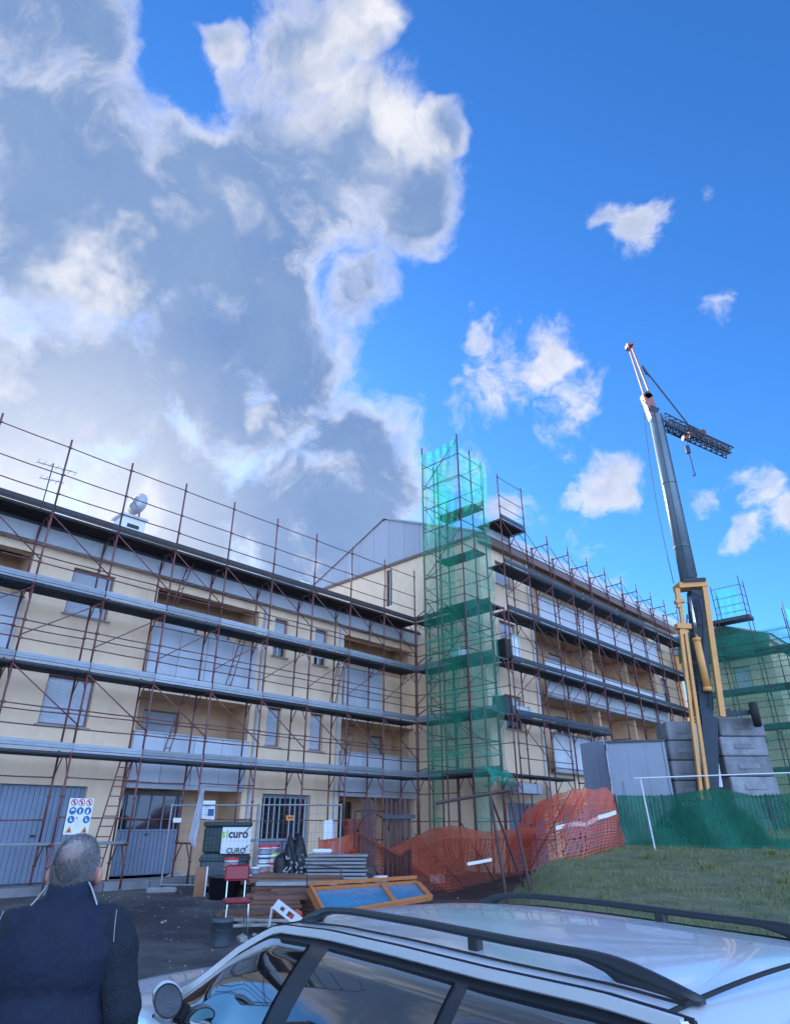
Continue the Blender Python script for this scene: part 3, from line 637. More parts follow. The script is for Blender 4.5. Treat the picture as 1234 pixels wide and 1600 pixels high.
def scaffold(root, x0, n, L=1.8, levels=(0, 1, 2, 3), top=True, base=-1.43, z_first=1.60, railside=True, toe=True, rails_m='rust', skip=(), wood_top=True, far=False):
    """n bays from local x0; decks at z_first + 1.98*k; root sits at eye level"""
    rm = rail_mesh(L, rails_m); br = brace_mesh(L, 1.25); br2 = brace_mesh(L, -1.25); pl = plank_mesh(L); plw = plank_mesh(L, m='deckwood'); tm = toe_mesh(L); tmw = toe_mesh(L, 'deckwood')
    p2 = post_mesh(2.3)
    zf = [base] + [z_first - 1.98 + .0] if z_first - 1.98 - base > .3 else [base]
    nl = max(levels)
    for i in range(n + 1):
        x = x0 + i * L
        g0 = z_first - 1.98
        if g0 - base > .3:
            place(F10, 'frame', root, (x, 0, g0 - 1.0), (0, 0, 0)); place(F20, 'frame', root, (x, 0, g0))
            for yy in (0, FW): pass
        else: place(F20, 'frame', root, (x, 0, g0))
        for k in range(0, nl): 
            if (i, k + 1) in skip: continue
            place(F20, 'frame', root, (x, 0, z_first + 1.98 * k), (0, 0, 0))
        if top: place(p2, 'post', root, (x, 0, z_first + 1.98 * nl))
    for k in levels:
        z = z_first + 1.98 * k
        for i in range(n):
            if (i, k) in skip: continue
            x = x0 + i * L
            dm = plw if (k == nl and wood_top) else pl
            for j in range(2): place(dm, 'deck_plank', root, (x, .02 + j * .4, z - .035 + jit(.006)), (0, 0, 0))
            if toe: place(tm if not (k == nl and wood_top) else tmw, 'toe_board', root, (x + jit(.01), -.035 + jit(.006), z + .02 + jit(.014)), (R(jit(3)), R(jit(.35)), 0))
            if k < nl or top:
                for hz in ((.55, 1.0) if k < nl else (.56, 1.15, 2.02)): place(rm, 'guard_rail', root, (x, -.03, z + hz + jit(.012)), (0, R(jit(.4)), 0))
            if k < nl: place(rm, 'guard_rail', root, (x, FW, z + 1.02 + jit(.02)))
            if k < nl:
                if k % 2 == 0: place(br2, 'brace', root, (x, -.05, z + 1.88), (0, R(jit(.8)), 0))
                else: place(br, 'brace', root, (x, -.05, z + .62), (0, R(jit(.8)), 0))
    for i in range(n):                        # ground lift rails
        x = x0 + i * L
        for hz in (-1.45, -.55): place(rm, 'guard_rail', root, (x, (0, FW)[i % 2], z_first + hz + jit(.03)))
S1 = empty('scaffolding', W(19.0 - 1.8 * 11, 17.2, 0), GR, 'long red tubular scaffold run along the left cream block', 'scaffolding')
scaffold(S1, 0, 11)
pl = plank_mesh(1.8, m='galv')
for i in (2, 3, 4, 7): place(pl, 'deck_plank', S1, (i * 1.8 - .0, .02, -.40)); 
ld = ladder_mesh(1.95, .45)
for x, z in ((9.9, 1.63), (11.6, 3.6), (9.4, 5.6), (15.9, 3.6), (16.6, 1.63)): place(ld, 'ladder', S1, (x, .38, z))
for i in range(12):                           # screw jacks
    for yy, zb in ((0, -1.43), (FW, -1.25)): MB().tube((i * 1.8, yy, zb), (i * 1.8, yy, -1.3 + .05 * (yy > 0)), .02, 6).box(i * 1.8 - .07, yy - .07, zb - .012, i * 1.8 + .07, yy + .07, zb + .002).build('base_jack', 'galvd', S1)
# return run between the blocks
S2 = empty('scaffolding', W(19.03, 17.2, 0), GR2, 'short scaffold run on the end wall joining the two facades', 'scaffolding')
scaffold(S2, .05, 2, L=1.9, top=False)
for z in (1.6, 3.58, 5.56, 7.54):
    for k in range(3): MB().bar((-.2, .1 + k * .3, z + .2), (.9, -.35 + k * .33, z + .33 + jit(.1)), .03, .03).build('loose_tube', 'rust2', S2)
# right facade run
S3 = empty('scaffolding', W(20.2, 13.4, 0), GR, 'red scaffold run along the right block with full frames above the roof', 'scaffolding')
sk = {(i, 0) for i in range(3, 10)} | {(i, 1) for i in range(4, 10)}
n3 = 10
rm = rail_mesh(1.8); pl3 = plank_mesh(1.8); pln = plank_mesh(1.8, m='deckwood'); tm3 = toe_mesh(1.8, 'galvd'); b3 = brace_mesh(1.8, 1.25); b3b = brace_mesh(1.8, -1.25)
for i in range(n3 + 1):
    for z in (-1.40, -.38) : place(F10 if z < -1 else F20, 'frame', S3, (i * 1.8, 0, z))
    for z in LEV[:4]: place(F20, 'frame', S3, (i * 1.8, 0, z))
    if i > 0: 
        place(F20, 'frame', S3, (i * 1.8, 0, LEV[4])); place(post_mesh(.35), 'post', S3, (i * 1.8, 0, 11.5))
    if i < 2: place(F20, 'frame', S3, (i * 1.8, 0, LEV[4])); place(post_mesh(2.15), 'post', S3, (i * 1.8, 0, LEV[5]))
for i in range(n3):
    for k, z in enumerate(LEV[:5]):
        if k == 0 and i > 1: continue
        if k == 1 and i > 3: continue
        for j in range(2): place(pl3, 'deck_plank', S3, (i * 1.8, .02 + j * .4, z - .035))
        if k > 0 : place(tm3, 'toe_board', S3, (i * 1.8, -.035, z + .02))
        if i < 9:
            for hz in (.55, 1.02): place(rm, 'guard_rail', S3, (i * 1.8, -.03, z + hz + jit(.02)))
        if i < 8: place(b3 if k % 2 else b3b, 'brace', S3, (i * 1.8, -.05, z + (.62 if k % 2 else 1.88)))
    if i > 3:
        for hz in (2.1, 4.1, .3): place(rm, 'guard_rail', S3, (i * 1.8, -.03, hz + jit(.05)))
for j in range(3): place(pln, 'deck_plank', S3, (0, .02 + j * .4, LEV[5])); 
place(tm3, 'toe_board', S3, (0, -.035, LEV[5] + .04))
for hz in (.6, 1.1, 2.0): place(rm, 'guard_rail', S3, (0, -.03, LEV[5] + hz))
place(ladder_mesh(1.95, .45, 'rust2'), 'ladder', S3, (6.6, .4, 7.6)); 
# corner tower (hoist tower) in front of the return run
TU0, TU1, TD0, TD1, TTOP = 17.5, 19.02, 13.4, 15.3, 14.2
S4 = empty('scaffold_tower', W(TU0, TD0, 0), GR, 'narrow stair tower of steel tubes at the building corner rising above the roofs', 'scaffolding')
tw, td = TU1 - TU0, TD1 - TD0
for x, y, zt in ((0, 0, 14.4), (0, td, 14.55), (tw, 0, 13.75), (tw, td, 12.5), (.72, td, 13.9), (.5, td - .4, 13.7), (.78, 0, 13.95)):
    MB().tube((x, y, -1.4), (x, y, zt), .03, 7).build('standard', 'rust2', S4)
zs = [-.4] + [1.6 + .99 * k for k in range(0, 13)]
for k, z in enumerate(zs):
    MB().tube((0, 0, z), (0, td, z + .02), .018, 5).build('ledger', 'rust2', S4); MB().tube((0, 0, z + .02), (tw, 0, z), .018, 5).build('ledger', 'rust2', S4)
    MB().tube((0, td, z + .25), (tw, td, z + .25), .018, 5).build('transom', 'rust2', S4); MB().tube((tw, 0, z), (tw, td, z), .018, 5).build('transom', 'rust2', S4)
    if k % 2 == 0 and k:
        s = 1 if k % 4 else -1
        MB().tube((0, .02, z if s > 0 else z + 1.7), (0, td, z + 1.7 if s > 0 else z), .016, 5).build('brace', 'rust2', S4)
        MB().tube((0, td - .03, z if s < 0 else z + 1.2), (tw, td - .03, z + 1.2 if s < 0 else z), .016, 5).build('brace', 'rust2', S4)
for z in (1.6, 3.58, 5.56, 7.54, 9.52, 11.48):
    for j in range(2): MB().box(tw - .75 + j * .38, -.0 + .02, z - .03, tw - .4 + j * .38, td - .02, z + .02).build('deck_plank', 'galvd', S4)
MB().bar((tw - .05, 0, 11.75), (tw - .05, td * .6, 11.75), .03, .25).build('toe_board', 'galv', S4)
# far block scaffold
S5 = empty('scaffolding', W(38.4, 13.2, 0), GR2, 'scaffold run under green netting on the far right block', 'scaffolding')
Z5 = [2.45, 4.55, 6.5, 8.45]
pl5 = plank_mesh(1.75); rm5 = rail_mesh(1.75, 'rust2'); tm5 = toe_mesh(1.75, 'galvd'); f5 = frame_mesh(2.0, m='rust2')
for i in range(4):
    for z in (-1.5, .45): place(f5, 'frame', S5, (i * 1.75, 0, z))
    for z in Z5[:3]: place(f5, 'frame', S5, (i * 1.75, 0, z))
    MB().tube((i * 1.75, 0, 8.45), (i * 1.75, 0, 10.6 if i != 2 else 12.9), .027).build('post', 'rust2', S5)
MB().tube((1.75 * 1.1, 0, 8.45), (1.75 * 1.1, 0, 12.6), .027).build('post', 'rust2', S5); MB().tube((1.75 * 2, .8, 8.45), (1.75 * 2, .8, 12.8), .027).build('post', 'rust2', S5); MB().tube((1.75 * 1.1, .8, 8.45), (1.75 * 1.1, .8, 12.2), .027).build('post', 'rust2', S5)
for z in (11.3, 12.4, 10.9, 11.8): MB().tube((1.9, 0, z), (3.5, 0, z), .016).build('guard_rail', 'rust2', S5); MB().tube((3.5, 0, z), (3.5, .8, z), .016).build('guard_rail', 'rust2', S5)
MB().box(1.5, 0, 10.42, 3.6, .8, 10.62).build('deck_plank', 'galvd', S5)
for i in range(3):
    for z in Z5:
        for j in range(2): place(pl5, 'deck_plank', S5, (i * 1.75, .02 + j * .4, z - .03))
        place(tm5, 'toe_board', S5, (i * 1.75, -.03, z + .02))
        for hz in (.55, 1.05): place(rm5, 'guard_rail', S5, (i * 1.75, -.03, z + hz))
        place(rm5, 'guard_rail', S5, (i * 1.75, -.03, z - .6))
S6 = empty('scaffolding', W(38.3, 7.85, 0), GR, 'scaffold run turning the corner of the netted far block at the right edge', 'scaffolding')
for i in range(4):
    for z in [-1.5, .45] + Z5[:3]: place(f5, 'frame', S6, (i * 1.8, 0, z))
    MB().tube((i * 1.8, 0, 8.45), (i * 1.8, 0, 10.9), .027).build('post', 'rust2', S6)
pl6 = plank_mesh(1.8); tm6 = toe_mesh(1.8, 'galvd'); rm6 = rail_mesh(1.8, 'rust2')
for i in range(3):
    for z in Z5:
        for j in range(2): place(pl6, 'deck_plank', S6, (i * 1.8, .02 + j * .4, z - .03))
        place(tm6, 'toe_board', S6, (i * 1.8, -.03, z + .02)); place(rm6, 'guard_rail', S6, (i * 1.8, -.03, z + 1.0))

# ------------------------------------------------------------------ netting
def net(name, P, s0, s1, t0, t1, m, label, rip=.05, ns=46, nt_=34, seed=0, cat='netting', group=None):
    """P(s,t) -> point; sheet with soft folds pushed along its normal"""
    rnd = random.Random(seed); ph = [rnd.uniform(0, 6) for _ in range(4)]
    mb = MB()
    def Q(i, j):
        s = s0 + (s1 - s0) * i / (ns - 1); t = t0 + (t1 - t0) * j / (nt_ - 1)
        p = P(s, t); a = P(s + .01, t) - p; b = P(s, t + .01) - p; nn = a.cross(b); nn.normalize()
        k = 1.5 * rip * (.35 * math.sin(s * 15 + t * .8 + ph[3]) * (.5 + .5 * math.sin(t * 1.9)) + math.sin(s * 3.1 + ph[0] + .6 * math.sin(t * 1.3 + ph[1])) * .6 + .4 * math.sin(t * 2.7 + s * 1.2 + ph[2]))
        return p + nn * k
    mb.grid(Q, ns, nt_)
    return tag(mb.build(name, m, smooth=True), label, cat, group)
net('safety_netting', lambda s, t: W(TU0 - .05, s, t), TD0, TD1, 1.55, 14.15, 'net', 'tall green netting on the left face of the corner scaffold tower', seed=1, nt_=60)
net('safety_netting', lambda s, t: W(s, TD0 - .05, t), TU0, TU1 + .25, 1.55, 13.7, 'net2', 'green netting on the street face of the corner scaffold tower', seed=2, nt_=60)
net('safety_netting', lambda s, t: W(TU0 + .75, s, t), TD1 - .9, TD1 - .1, 1.6, 13.9, 'net', 'inner strip of green netting hanging inside the corner tower', seed=3, nt_=60)
net('safety_netting', lambda s, t: W(s, TD1 + .0, t), TU0 + .1, TU0 + .75, -1.2, 2.5, 'net', 'narrow green netting reaching the ground at the foot of the corner tower', rip=.02, seed=4)
net('safety_netting', lambda s, t: W(s, TD0 - .02, t), TU0 + .0, TU0 + .75, -1.2, 1.6, 'net2', 'lower street face strip of green netting below the first deck of the tower', rip=.02, seed=14)
net('safety_netting', lambda s, t: W(38.3, s, t), 7.9, 13.6, -1.0, 9.6, 'net2', 'wide green netting over the end wall of the far right block', seed=5, ns=50, nt_=50)
net('safety_netting', lambda s, t: W(s, 7.75, t), 38.3, 44, -1.0, 10.6, 'net', 'bright green netting turning the corner at the right picture edge', seed=6, ns=40, nt_=50)
net('safety_netting', lambda s, t: W(38.35, s, t), 9.95, 11.2, 10.7, 12.3, 'net', 'small green netting square around the topmost platform near the crane', seed=7, rip=.03)
net('safety_netting', lambda s, t: W(38.35 + .35 * (t - 8.5), s, t - .35 * max(0, 11.2 - s) * (t - 8.45) / 1.8), 9.0, 13.9, 8.5, 10.3, 'netd', 'dark green sheet lying over the roof edge of the far right block', seed=8, rip=.05)
# netting gathered into a sagging trough under the low deck
c0 = on_front(752, 1192, 13.2); c1 = on_front(792, 1188, 13.2)
net('safety_netting', lambda s, t: W(s, 13.2 - .28 * math.sin(t), c0.z - .1 - .5 * (1 - math.cos(t - math.pi / 2)) * 0 - .52 * math.sin(t / 2) ** 1.0 * (1 - .25 * math.cos(s * 9))), c0.x, c1.x, .05, 3.0, 'net3', 'short trough of green netting gathered under the low deck of the corner', rip=.05, seed=21, ns=24, nt_=16)

def netting_strands(name, Q, ns, nt_, wd, m, label, cat='fence', extra=None):
    """plastic barrier mesh: every strand is a ribbon"""
    mb = MB(); pts = [[Q(i / ns, j / nt_) for j in range(nt_ + 1)] for i in range(ns + 1)]
    for i in range(ns + 1):
        for j in range(nt_):
            a, b = pts[i][j], pts[i][j + 1]; nx = pts[min(ns, i + 1)][j] - pts[max(0, i - 1)][j]; nx.normalize(); h = nx * wd / 2
            mb.add([a - h, a + h, b + h, b - h], [(0, 1, 2, 3)])
    for j in range(nt_ + 1):
        for i in range(ns):
            a, b = pts[i][j], pts[i + 1][j]; nz = pts[i][min(nt_, j + 1)] - pts[i][max(0, j - 1)]; nz.normalize(); h = nz * wd / 2 * .8
            mb.add([a - h, b - h, b + h, a + h], [(0, 1, 2, 3)])
    return mb
def poly(pts, s):
    L = [0]
    for a, b in zip(pts, pts[1:]): L.append(L[-1] + (b - a).length)
    d = s * L[-1]
    for k in range(len(pts) - 1):
        if d <= L[k + 1] or k == len(pts) - 2:
            t = (d - L[k]) / max(1e-6, L[k + 1] - L[k]); return pts[k].lerp(pts[k + 1], max(0, min(1, t)))
def orange(name, base, tops, label, ns, nt_=17, amp=.10, wd=.034, seed=0, posts=()):
    rnd = random.Random(seed); a1, a2, a3 = [rnd.uniform(0, 6) for _ in range(3)]
    def Q(s, t):
        b = poly(base, s); tp = poly(tops, s); p = b.lerp(tp, t)
        k = amp * (math.sin(s * 17 + a1 + t * 1.5) + .6 * math.sin(s * 39 + a2 - t * 3) + .7 * math.sin(t * 5 + s * 9 + a3)) * (.25 + .75 * math.sin(math.pi * min(1, t * .8 + .1)))
        return p + Vector((k * .25, -abs(k) * .9, k * .3 * t))
    root = empty(name, base[0], 0, label, 'fence', 'orange barrier nets along the edge of the site')
    mb = netting_strands(name, Q, ns, nt_, wd, 'orange_net', label); off = root.location
    mb.v = [(v[0] - off.x, v[1] - off.y, v[2] - off.z) for v in mb.v]; mb.build('mesh_sheet', 'orange_net', root)
    for s in posts:
        b = poly(base, s); tp = poly(tops, s); MB().tube(b - off - Vector((0, -.03, .05)), tp - off + Vector((0, .03, .06)), .016).build('post', 'rust2', root)
    return root
def topat(pts): return [onY(x, y, Y) for x, y, Y in pts]
b1 = [pxg(x, y) for x, y in ((600, 1384), (640, 1390), (700, 1394), (770, 1376), (830, 1362))]
orange('barrier_net', b1, topat([(557, 1300, 17.2), (609, 1327, 17), (672, 1297, 16.4), (708, 1288, 16.2), (760, 1300, 16.3), (835, 1292, 16.8)]), 'sagging orange barrier net in front of the netted tower', 84, 16, wd=.052, seed=2, posts=(0, .35, .6, .98))
b2 = [pxg(x, y) for x, y in ((780, 1368), (850, 1356), (910, 1343), (974, 1321))]
orange('barrier_net', b2, topat([(822, 1264, 17.2), (868, 1240, 17.3), (919, 1233, 17.6), (948, 1231, 17.8), (958, 1246, 18)]), 'bulging orange barrier net with white strips at the lawn edge', 62, 22, amp=.13, seed=5, posts=(0.02, .5, .99))
b2b = [p + Vector((.1, .45, 0)) for p in b2]
orange('barrier_net', b2b, topat([(800, 1300, 17.8), (840, 1252, 17.8), (880, 1250, 17.9), (940, 1238, 18.3), (956, 1250, 18.4)]), 'second orange barrier net layer just behind the bulging one', 44, 14, amp=.16, wd=.034, seed=9)
b1b = [p + Vector((-.05, .5, 0)) for p in b1]
orange('barrier_net', b1b, topat([(640, 1330, 17.4), (700, 1310, 17.0), (760, 1315, 17), (800, 1305, 17), (850, 1262, 17.4)]), 'crumpled orange barrier net lying behind the sagging one', 44, 10, amp=.2, wd=.034, seed=12)
b3_ = [onY(x, y, 17.6) for x, y in ((498, 1352), (530, 1345), (560, 1350))]
orange('barrier_net', b3_, topat([(498, 1313, 17.6), (530, 1310, 17.6), (560, 1300, 17.6)]), 'small orange barrier net piece left of the steel frames', 26, 10, amp=.04, seed=15, posts=(0, 1))
b4_ = [pxg(x, y) for x, y in ((520, 1392), (560, 1392))]
orange('barrier_net', b4_, topat([(540, 1335, 16.6), (556, 1325, 16.6)]), 'narrow orange barrier net hanging over the stacked steel planks', 22, 16, amp=.05, seed=17)
# white strips blown against the net
def strip(pts, wd, label, nm='plastic_strip', m='film'):
    mb = MB(); n = len(pts)
    for k in range(n - 1):
        a, b = pts[k], pts[k + 1]; up = Vector((0, .01, wd / 2)); mb.add([a - up, b - up, b + up, a + up, a - up + Vector((0, .012, 0)), b - up + Vector((0, .012, 0)), b + up + Vector((0, .012, 0)), a + up + Vector((0, .012, 0))], [(0, 1, 2, 3), (7, 6, 5, 4), (3, 2, 6, 7), (0, 4, 5, 1)])
    return tag(mb.build(nm, m), label, 'plastic strip')
strip([onY(x, y, 17.0) for x, y in ((868, 1294), (880, 1291), (893, 1288), (905, 1287), (914, 1289))], .09, 'left white plastic strip caught on the bulging orange net', m='wplastic')
strip([onY(x, y, 17.1) for x, y in ((914, 1289), (925, 1283), (936, 1277), (948, 1274), (962, 1269))], .09, 'right white plastic strip caught on the bulging orange net', m='wplastic')
strip([onY(x, y, 16.0) for x, y in ((730, 1350), (748, 1347), (768, 1343))], .06, 'pale plastic strip on the sagging orange net near the pipe frame', m='wplastic')

# green fence at right
def GQ(s, t):
    b = poly(gb, s); tp = poly(gt, s); p = b.lerp(tp, t); return p + Vector((0, .10 * math.sin(s * 21) * (1 - t * .6) + .06 * math.sin(s * 47 + t * 4), -.05 * math.sin(t * math.pi) * math.sin(s * 13)))
gb = [pxg(972, 1322), pxg(1090, 1326), pxg(1234, 1329), pxg(1234, 1329) + Vector((6, 0, 0))]
Yg = gb[0].y
gt = topat([(962, 1243, gb[0].y), (1040, 1243, gb[0].y + .2), (1085, 1236, gb[1].y), (1120, 1232, gb[1].y), (1180, 1243, gb[2].y), (1234, 1240, gb[2].y)]) + [onY(1234, 1240, gb[2].y) + Vector((6, 0, 0))]
GF = empty('green_fence', gb[0], 0, 'dark green netting fence sagging across the top of the lawn', 'fence')
mb = MB(); off = gb[0]; mb.grid(lambda i, j: GQ(i / 90, j / 16) - off, 91, 17); mb.build('mesh_sheet', 'netd', GF, smooth=True)
for k in range(9): b = poly(gb, k / 8.); tp = poly(gt, k / 8.); MB().tube(b - off + Vector((0, .12, -.1)), tp - off + Vector((0, .12, .03)), .022).build('post', 'galvd', GF)
mb = MB()
for k in range(100): b = poly(gb, k / 100.); tp = poly(gt, k / 100.); mb.tube(b.lerp(tp, .35) - off + Vector((0, .09, 0)), tp - off + Vector((0, .09, .03)), .010, 4)
mb.build('wire_infill', 'netd', GF)
# heap under the net
bm = bmesh.new(); bmesh.ops.create_icosphere(bm, subdivisions=4, radius=1)
for v in bm.verts:
    k = 1 + .06 * math.sin(v.co.x * 6 + v.co.y * 3); v.co = Vector((v.co.x * 1.5 * k, v.co.y * .45 * k, max(-.1, v.co.z) * .98 * k))
me = bpy.data.meshes.new('covered_heap'); bm.to_mesh(me); bm.free(); me.materials.append(M['netd'])
for p_ in me.polygons: p_.use_smooth = True
hp = onY(1112, 1300, gb[1].y + .75); o = place(me, 'covered_heap', None, GP(hp.x, hp.y)); tag(o, 'rounded heap covered in green netting behind the green fence', 'heap')

# white rail on posts
Yr = gb[0].y - .5
pb = pxg(1015, 1327); pb = GP(pb.x, pb.y - .35); pt = onY(1000, 1218, pb.y)
WR = empty('pipe_rail', pb, 0, 'white pipe rail on a slim post in front of the green fence', 'rail')
MB().tube((0, 0, -.05), pt - pb, .019, 8).build('post', 'wplastic', WR)
MB().tube(onY(990, 1216, pb.y) - pb, onY(1300, 1205, pb.y) - pb, .015, 8).build('rail', 'wplastic', WR)
x2 = onY(1300, 1205, pb.y); MB().tube((x2.x - pb.x, 0, -.1), (x2.x - pb.x, 0, x2.z - pb.z), .028, 8).build('post', 'wplastic', WR)

# rusty pipe frame in the foreground of the orange nets
l1 = onY(792, 1386, 14.2); l2 = onY(828, 1384, 14.2); l1 = GP(l1.x, l1.y); l2 = GP(l2.x, l2.y)
PF = empty('pipe_trestle', l1, 0, 'rusty pipe trestle with one long crossbar leaning before the orange nets', 'trestle')
off = l1
t1_ = onY(765, 1241, l1.y + .2); t2_ = onY(796, 1237, l2.y + .2)
MB().tube((0, 0, -.03), t1_ - off, .03, 8).build('leg', 'rust2', PF); MB().tube(l2 - off, t2_ - off, .03, 8).build('leg', 'rust2', PF)
MB().tube(onY(680, 1255, l1.y + .2) - off, onY(806, 1233, l1.y + .2) - off, .034, 8).tube(onY(800, 1228, l1.y + .2) - off, onY(803, 1242, l1.y + .2) - off, .045, 8).build('crossbar', 'rust2', PF)
bk = l1 + Vector((.5, 1.0, 0)); bk.z = ground_h(bk.x, bk.y); MB().tube(bk - off, t1_ - off, .026, 8).build('leg', 'rust2', PF)

# ------------------------------------------------------------------ crane
CY = 22.0
def cp(x, y, Y=CY): return onY(x, y, Y)
cbase = GP(10.4, CY)
CR = empty('tower_crane', cbase, 0, 'self erecting crane with grey mast, orange legs and folded lattice jib', 'crane')
o_ = cbase
def cm(mb, name, m, smooth=False):
    mb.v = [(v[0] - o_.x, v[1] - o_.y, v[2] - o_.z) for v in mb.v]; return mb.build(name, m, CR, smooth=smooth)
a = cp(1075, 905); b = cp(1023, 650); b.y = a.y = CY
b.x = cp(1023, 650).x
mb = MB(); mb.tube(a, b, .29, 14, .25); cm(mb, 'mast', 'crane_g', True)
for k in (1, 4):
    q_ = a.lerp(b, k / 8 + .05); d_ = (b - a).normalized(); mb = MB(); mb.tube(q_ - d_ * .02, q_ + d_ * .02, .31 - .04 * k / 8, 14); cm(mb, 'band', 'crane_g', True)
mb = MB(); mb.path([a + Vector((.2, -.27, 0)), b + Vector((.16, -.22, 0))], .018, 5); mb.path([a + Vector((-.15, -.29, 0)), b + Vector((-.12, -.25, 0))], .012, 5); cm(mb, 'conduit', 'crane_d')
# inner lower mast
mb = MB(); mb.box(-.17, -.17, 0, .17, .17, 1); 
mb = MB(); mb.bar(cp(1085, 925), cp(1107, 1215), .42, .42, Vector((0, 1, 0))); cm(mb, 'lower_mast', 'crane_d')
for k in range(9):
    z = 920 + k * 22; mb = MB(); mb.tube(cp(1072, z, CY - .3), cp(1096, z + 12, CY - .3), .02, 5); cm(mb, 'lattice_bar', 'crane_d')
# orange collar at the mast foot
mb = MB(); c1, c2 = cp(1056, 918), cp(1099, 915); mb.bar(c1, c2, .6, .22); cm(mb, 'collar', 'crane_y')
mb = MB(); mb.bar(cp(1060, 912), cp(1095, 910), .75, .12); cm(mb, 'collar_plate', 'crane_d')
mb = MB(); mb.bar(cp(1099, 912, CY - .2), cp(1128, 1120, CY - .2), .18, .14, Vector((0, 1, 0))); cm(mb, 'leg', 'crane_y')
mb = MB(); mb.bar(cp(1057, 920, CY - .2), cp(1061, 950, CY - .2), .16, .14, Vector((0, 1, 0))); mb.bar(cp(1054, 941, CY - .2), cp(1068, 939, CY - .2), .2, .12); mb.bar(cp(1062, 945, CY - .2), cp(1066, 975, CY - .2), .12, .12, Vector((0, 1, 0))); cm(mb, 'bracket', 'crane_y')
mb = MB(); mb.bar(cp(1055, 979, CY - .25), cp(1077, 980, CY - .25), .3, .18); mb.bar(cp(1060, 985, CY - .25), cp(1072, 990, CY - .25), .22, .2); cm(mb, 'knuckle', 'crane_y')
for dx in (0, 7):
    mb = MB(); mb.bar(cp(1063 + dx, 988, CY - .3), cp(1096 + dx * 1.6, 1250, CY - .45), .10, .12, Vector((0, 1, 0))); cm(mb, 'strut', 'crane_y')
mb = MB(); mb.tube(cp(1077, 932, CY - .35), cp(1089, 1000, CY - .35), .055, 10); cm(mb, 'piston_rod', 'chrome', True)
mb = MB(); mb.tube(cp(1087, 997, CY - .35), cp(1105, 1078, CY - .35), .12, 12); mb.tube(cp(1087, 997, CY - .35), cp(1088, 1002, CY - .35), .14, 12); mb.tube(cp(1104, 1074, CY - .35), cp(1105, 1080, CY - .35), .14, 12); cm(mb, 'hydraulic_cylinder', 'crane_y', True)
for k, (x0, y0, x1, y1) in enumerate(((1090, 935, 1112, 1110), (1083, 935, 1108, 1105), (1070, 960, 1085, 1110))):
    mb = MB(); pts = [cp(x0 + (x1 - x0) * t + 3 * math.sin(t * 9 + k), y0 + (y1 - y0) * t, CY - .3) for t in [i / 10 for i in range(11)]]; mb.path(pts, .022, 6); cm(mb, 'hose', 'rubber')
# white rear sheet and base beams
mb = MB(); mb.bar(cp(1083, 1130, CY - .1), cp(1101, 1232, CY - .1), .14, .1, Vector((0, 1, 0))); cm(mb, 'base_post', 'wplastic')
mb = MB(); pts = [cp(x, y, CY - .05) for x, y in ((1096, 1152), (1116, 1158), (1129, 1230), (1104, 1228))]; mb.add(pts + [p + Vector((0, .05, 0)) for p in pts], [(0, 1, 2, 3), (7, 6, 5, 4), (0, 4, 5, 1), (1, 5, 6, 2), (2, 6, 7, 3), (3, 7, 4, 0)]); cm(mb, 'control_panel', 'white')
gz = ground_h(10.4, CY)
mb = MB(); mb.box(8.9, CY - .9, gz, 12.4, CY - .6, gz + .3); mb.box(8.9, CY + .4, gz, 12.4, CY + .7, gz + .3); mb.box(10.1, CY - .9, gz + .31, 10.5, CY + .7, gz + .6); cm(mb, 'chassis', 'crane_y')
mb = MB(); mb.bar(cp(1103, 1120), cp(1106, 1300), .5, .5, Vector((0, 1, 0))); cm(mb, 'slewing_column', 'crane_d')
# head and jib
mb = MB(); mb.bar(cp(1022, 655), cp(1008, 618), .38, .3, Vector((0, 1, 0))); cm(mb, 'mast_head', 'crane_r')
mb = MB(); mb.bar(cp(1006, 616), cp(1014, 624), .3, .3); mb.bar(cp(1012, 640), cp(1026, 646), .34, .3); cm(mb, 'pulley_block', 'crane_d')
for (x0, y0, x1, y1, dy) in ((981, 541, 1006, 618, -.15), (986, 541, 1024, 640, .15), (981, 541, 1006, 618, .15)):
    mb = MB(); mb.bar(cp(x0, y0, CY + dy), cp(x1, y1, CY + dy), .06, .07, Vector((0, 1, 0))); cm(mb, 'stay_bar', 'crane_r')
mb = MB(); mb.bar(cp(978, 541), cp(987, 539), .3, .12); mb.tube(cp(981, 546, CY - .2), cp(981, 546, CY + .2), .1, 10); cm(mb, 'tip_sheave', 'crane_r')
mb = MB(); mb.path([cp(1003, 572), cp(1010, 585)], .05, 6); mb.path([cp(1006, 576), cp(1014, 588)], .04, 6); mb.path([cp(1012, 584), cp(1078, 668)], .035, 6); cm(mb, 'tie_rod', 'crane_d')
mb = MB(); mb.path([cp(1000, 590)] + [cp(1000 + 52 * t - 7 * math.sin(t * math.pi), 590 + 322 * t) for t in [i / 10 for i in range(1, 11)]], .014, 5); cm(mb, 'cable', 'crane_d')
def lattice(p, q, h, wd, n, name='jib_section', m='crane_d'):
    mb = MB(); p = Vector(p); q = Vector(q); d = (q - p).normalized(); up = d.cross(Vector((0, 1, 0))); up.normalize(); up = -up if up.z < 0 else up; sd = Vector((0, 1, 0))
    corners = [(-1, -1), (1, -1), (1, 1), (-1, 1)]
    P = lambda t, c: p.lerp(q, t) + up * c[1] * h / 2 + sd * c[0] * wd / 2
    for c in corners: mb.tube(P(0, c), P(1, c), .028, 5)
    for k in range(n):
        t0, t1 = k / n, (k + 1) / n
        for a_, b_ in zip(corners, corners[1:] + corners[:1]):
            mb.tube(P(t0, a_), P(t1, b_), .016, 4); mb.tube(P(t0, a_), P(t0, b_), .016, 4)
            if k % 2: mb.tube(P(t0, b_), P(t1, a_), .014, 4)
    return cm(mb, name, m)
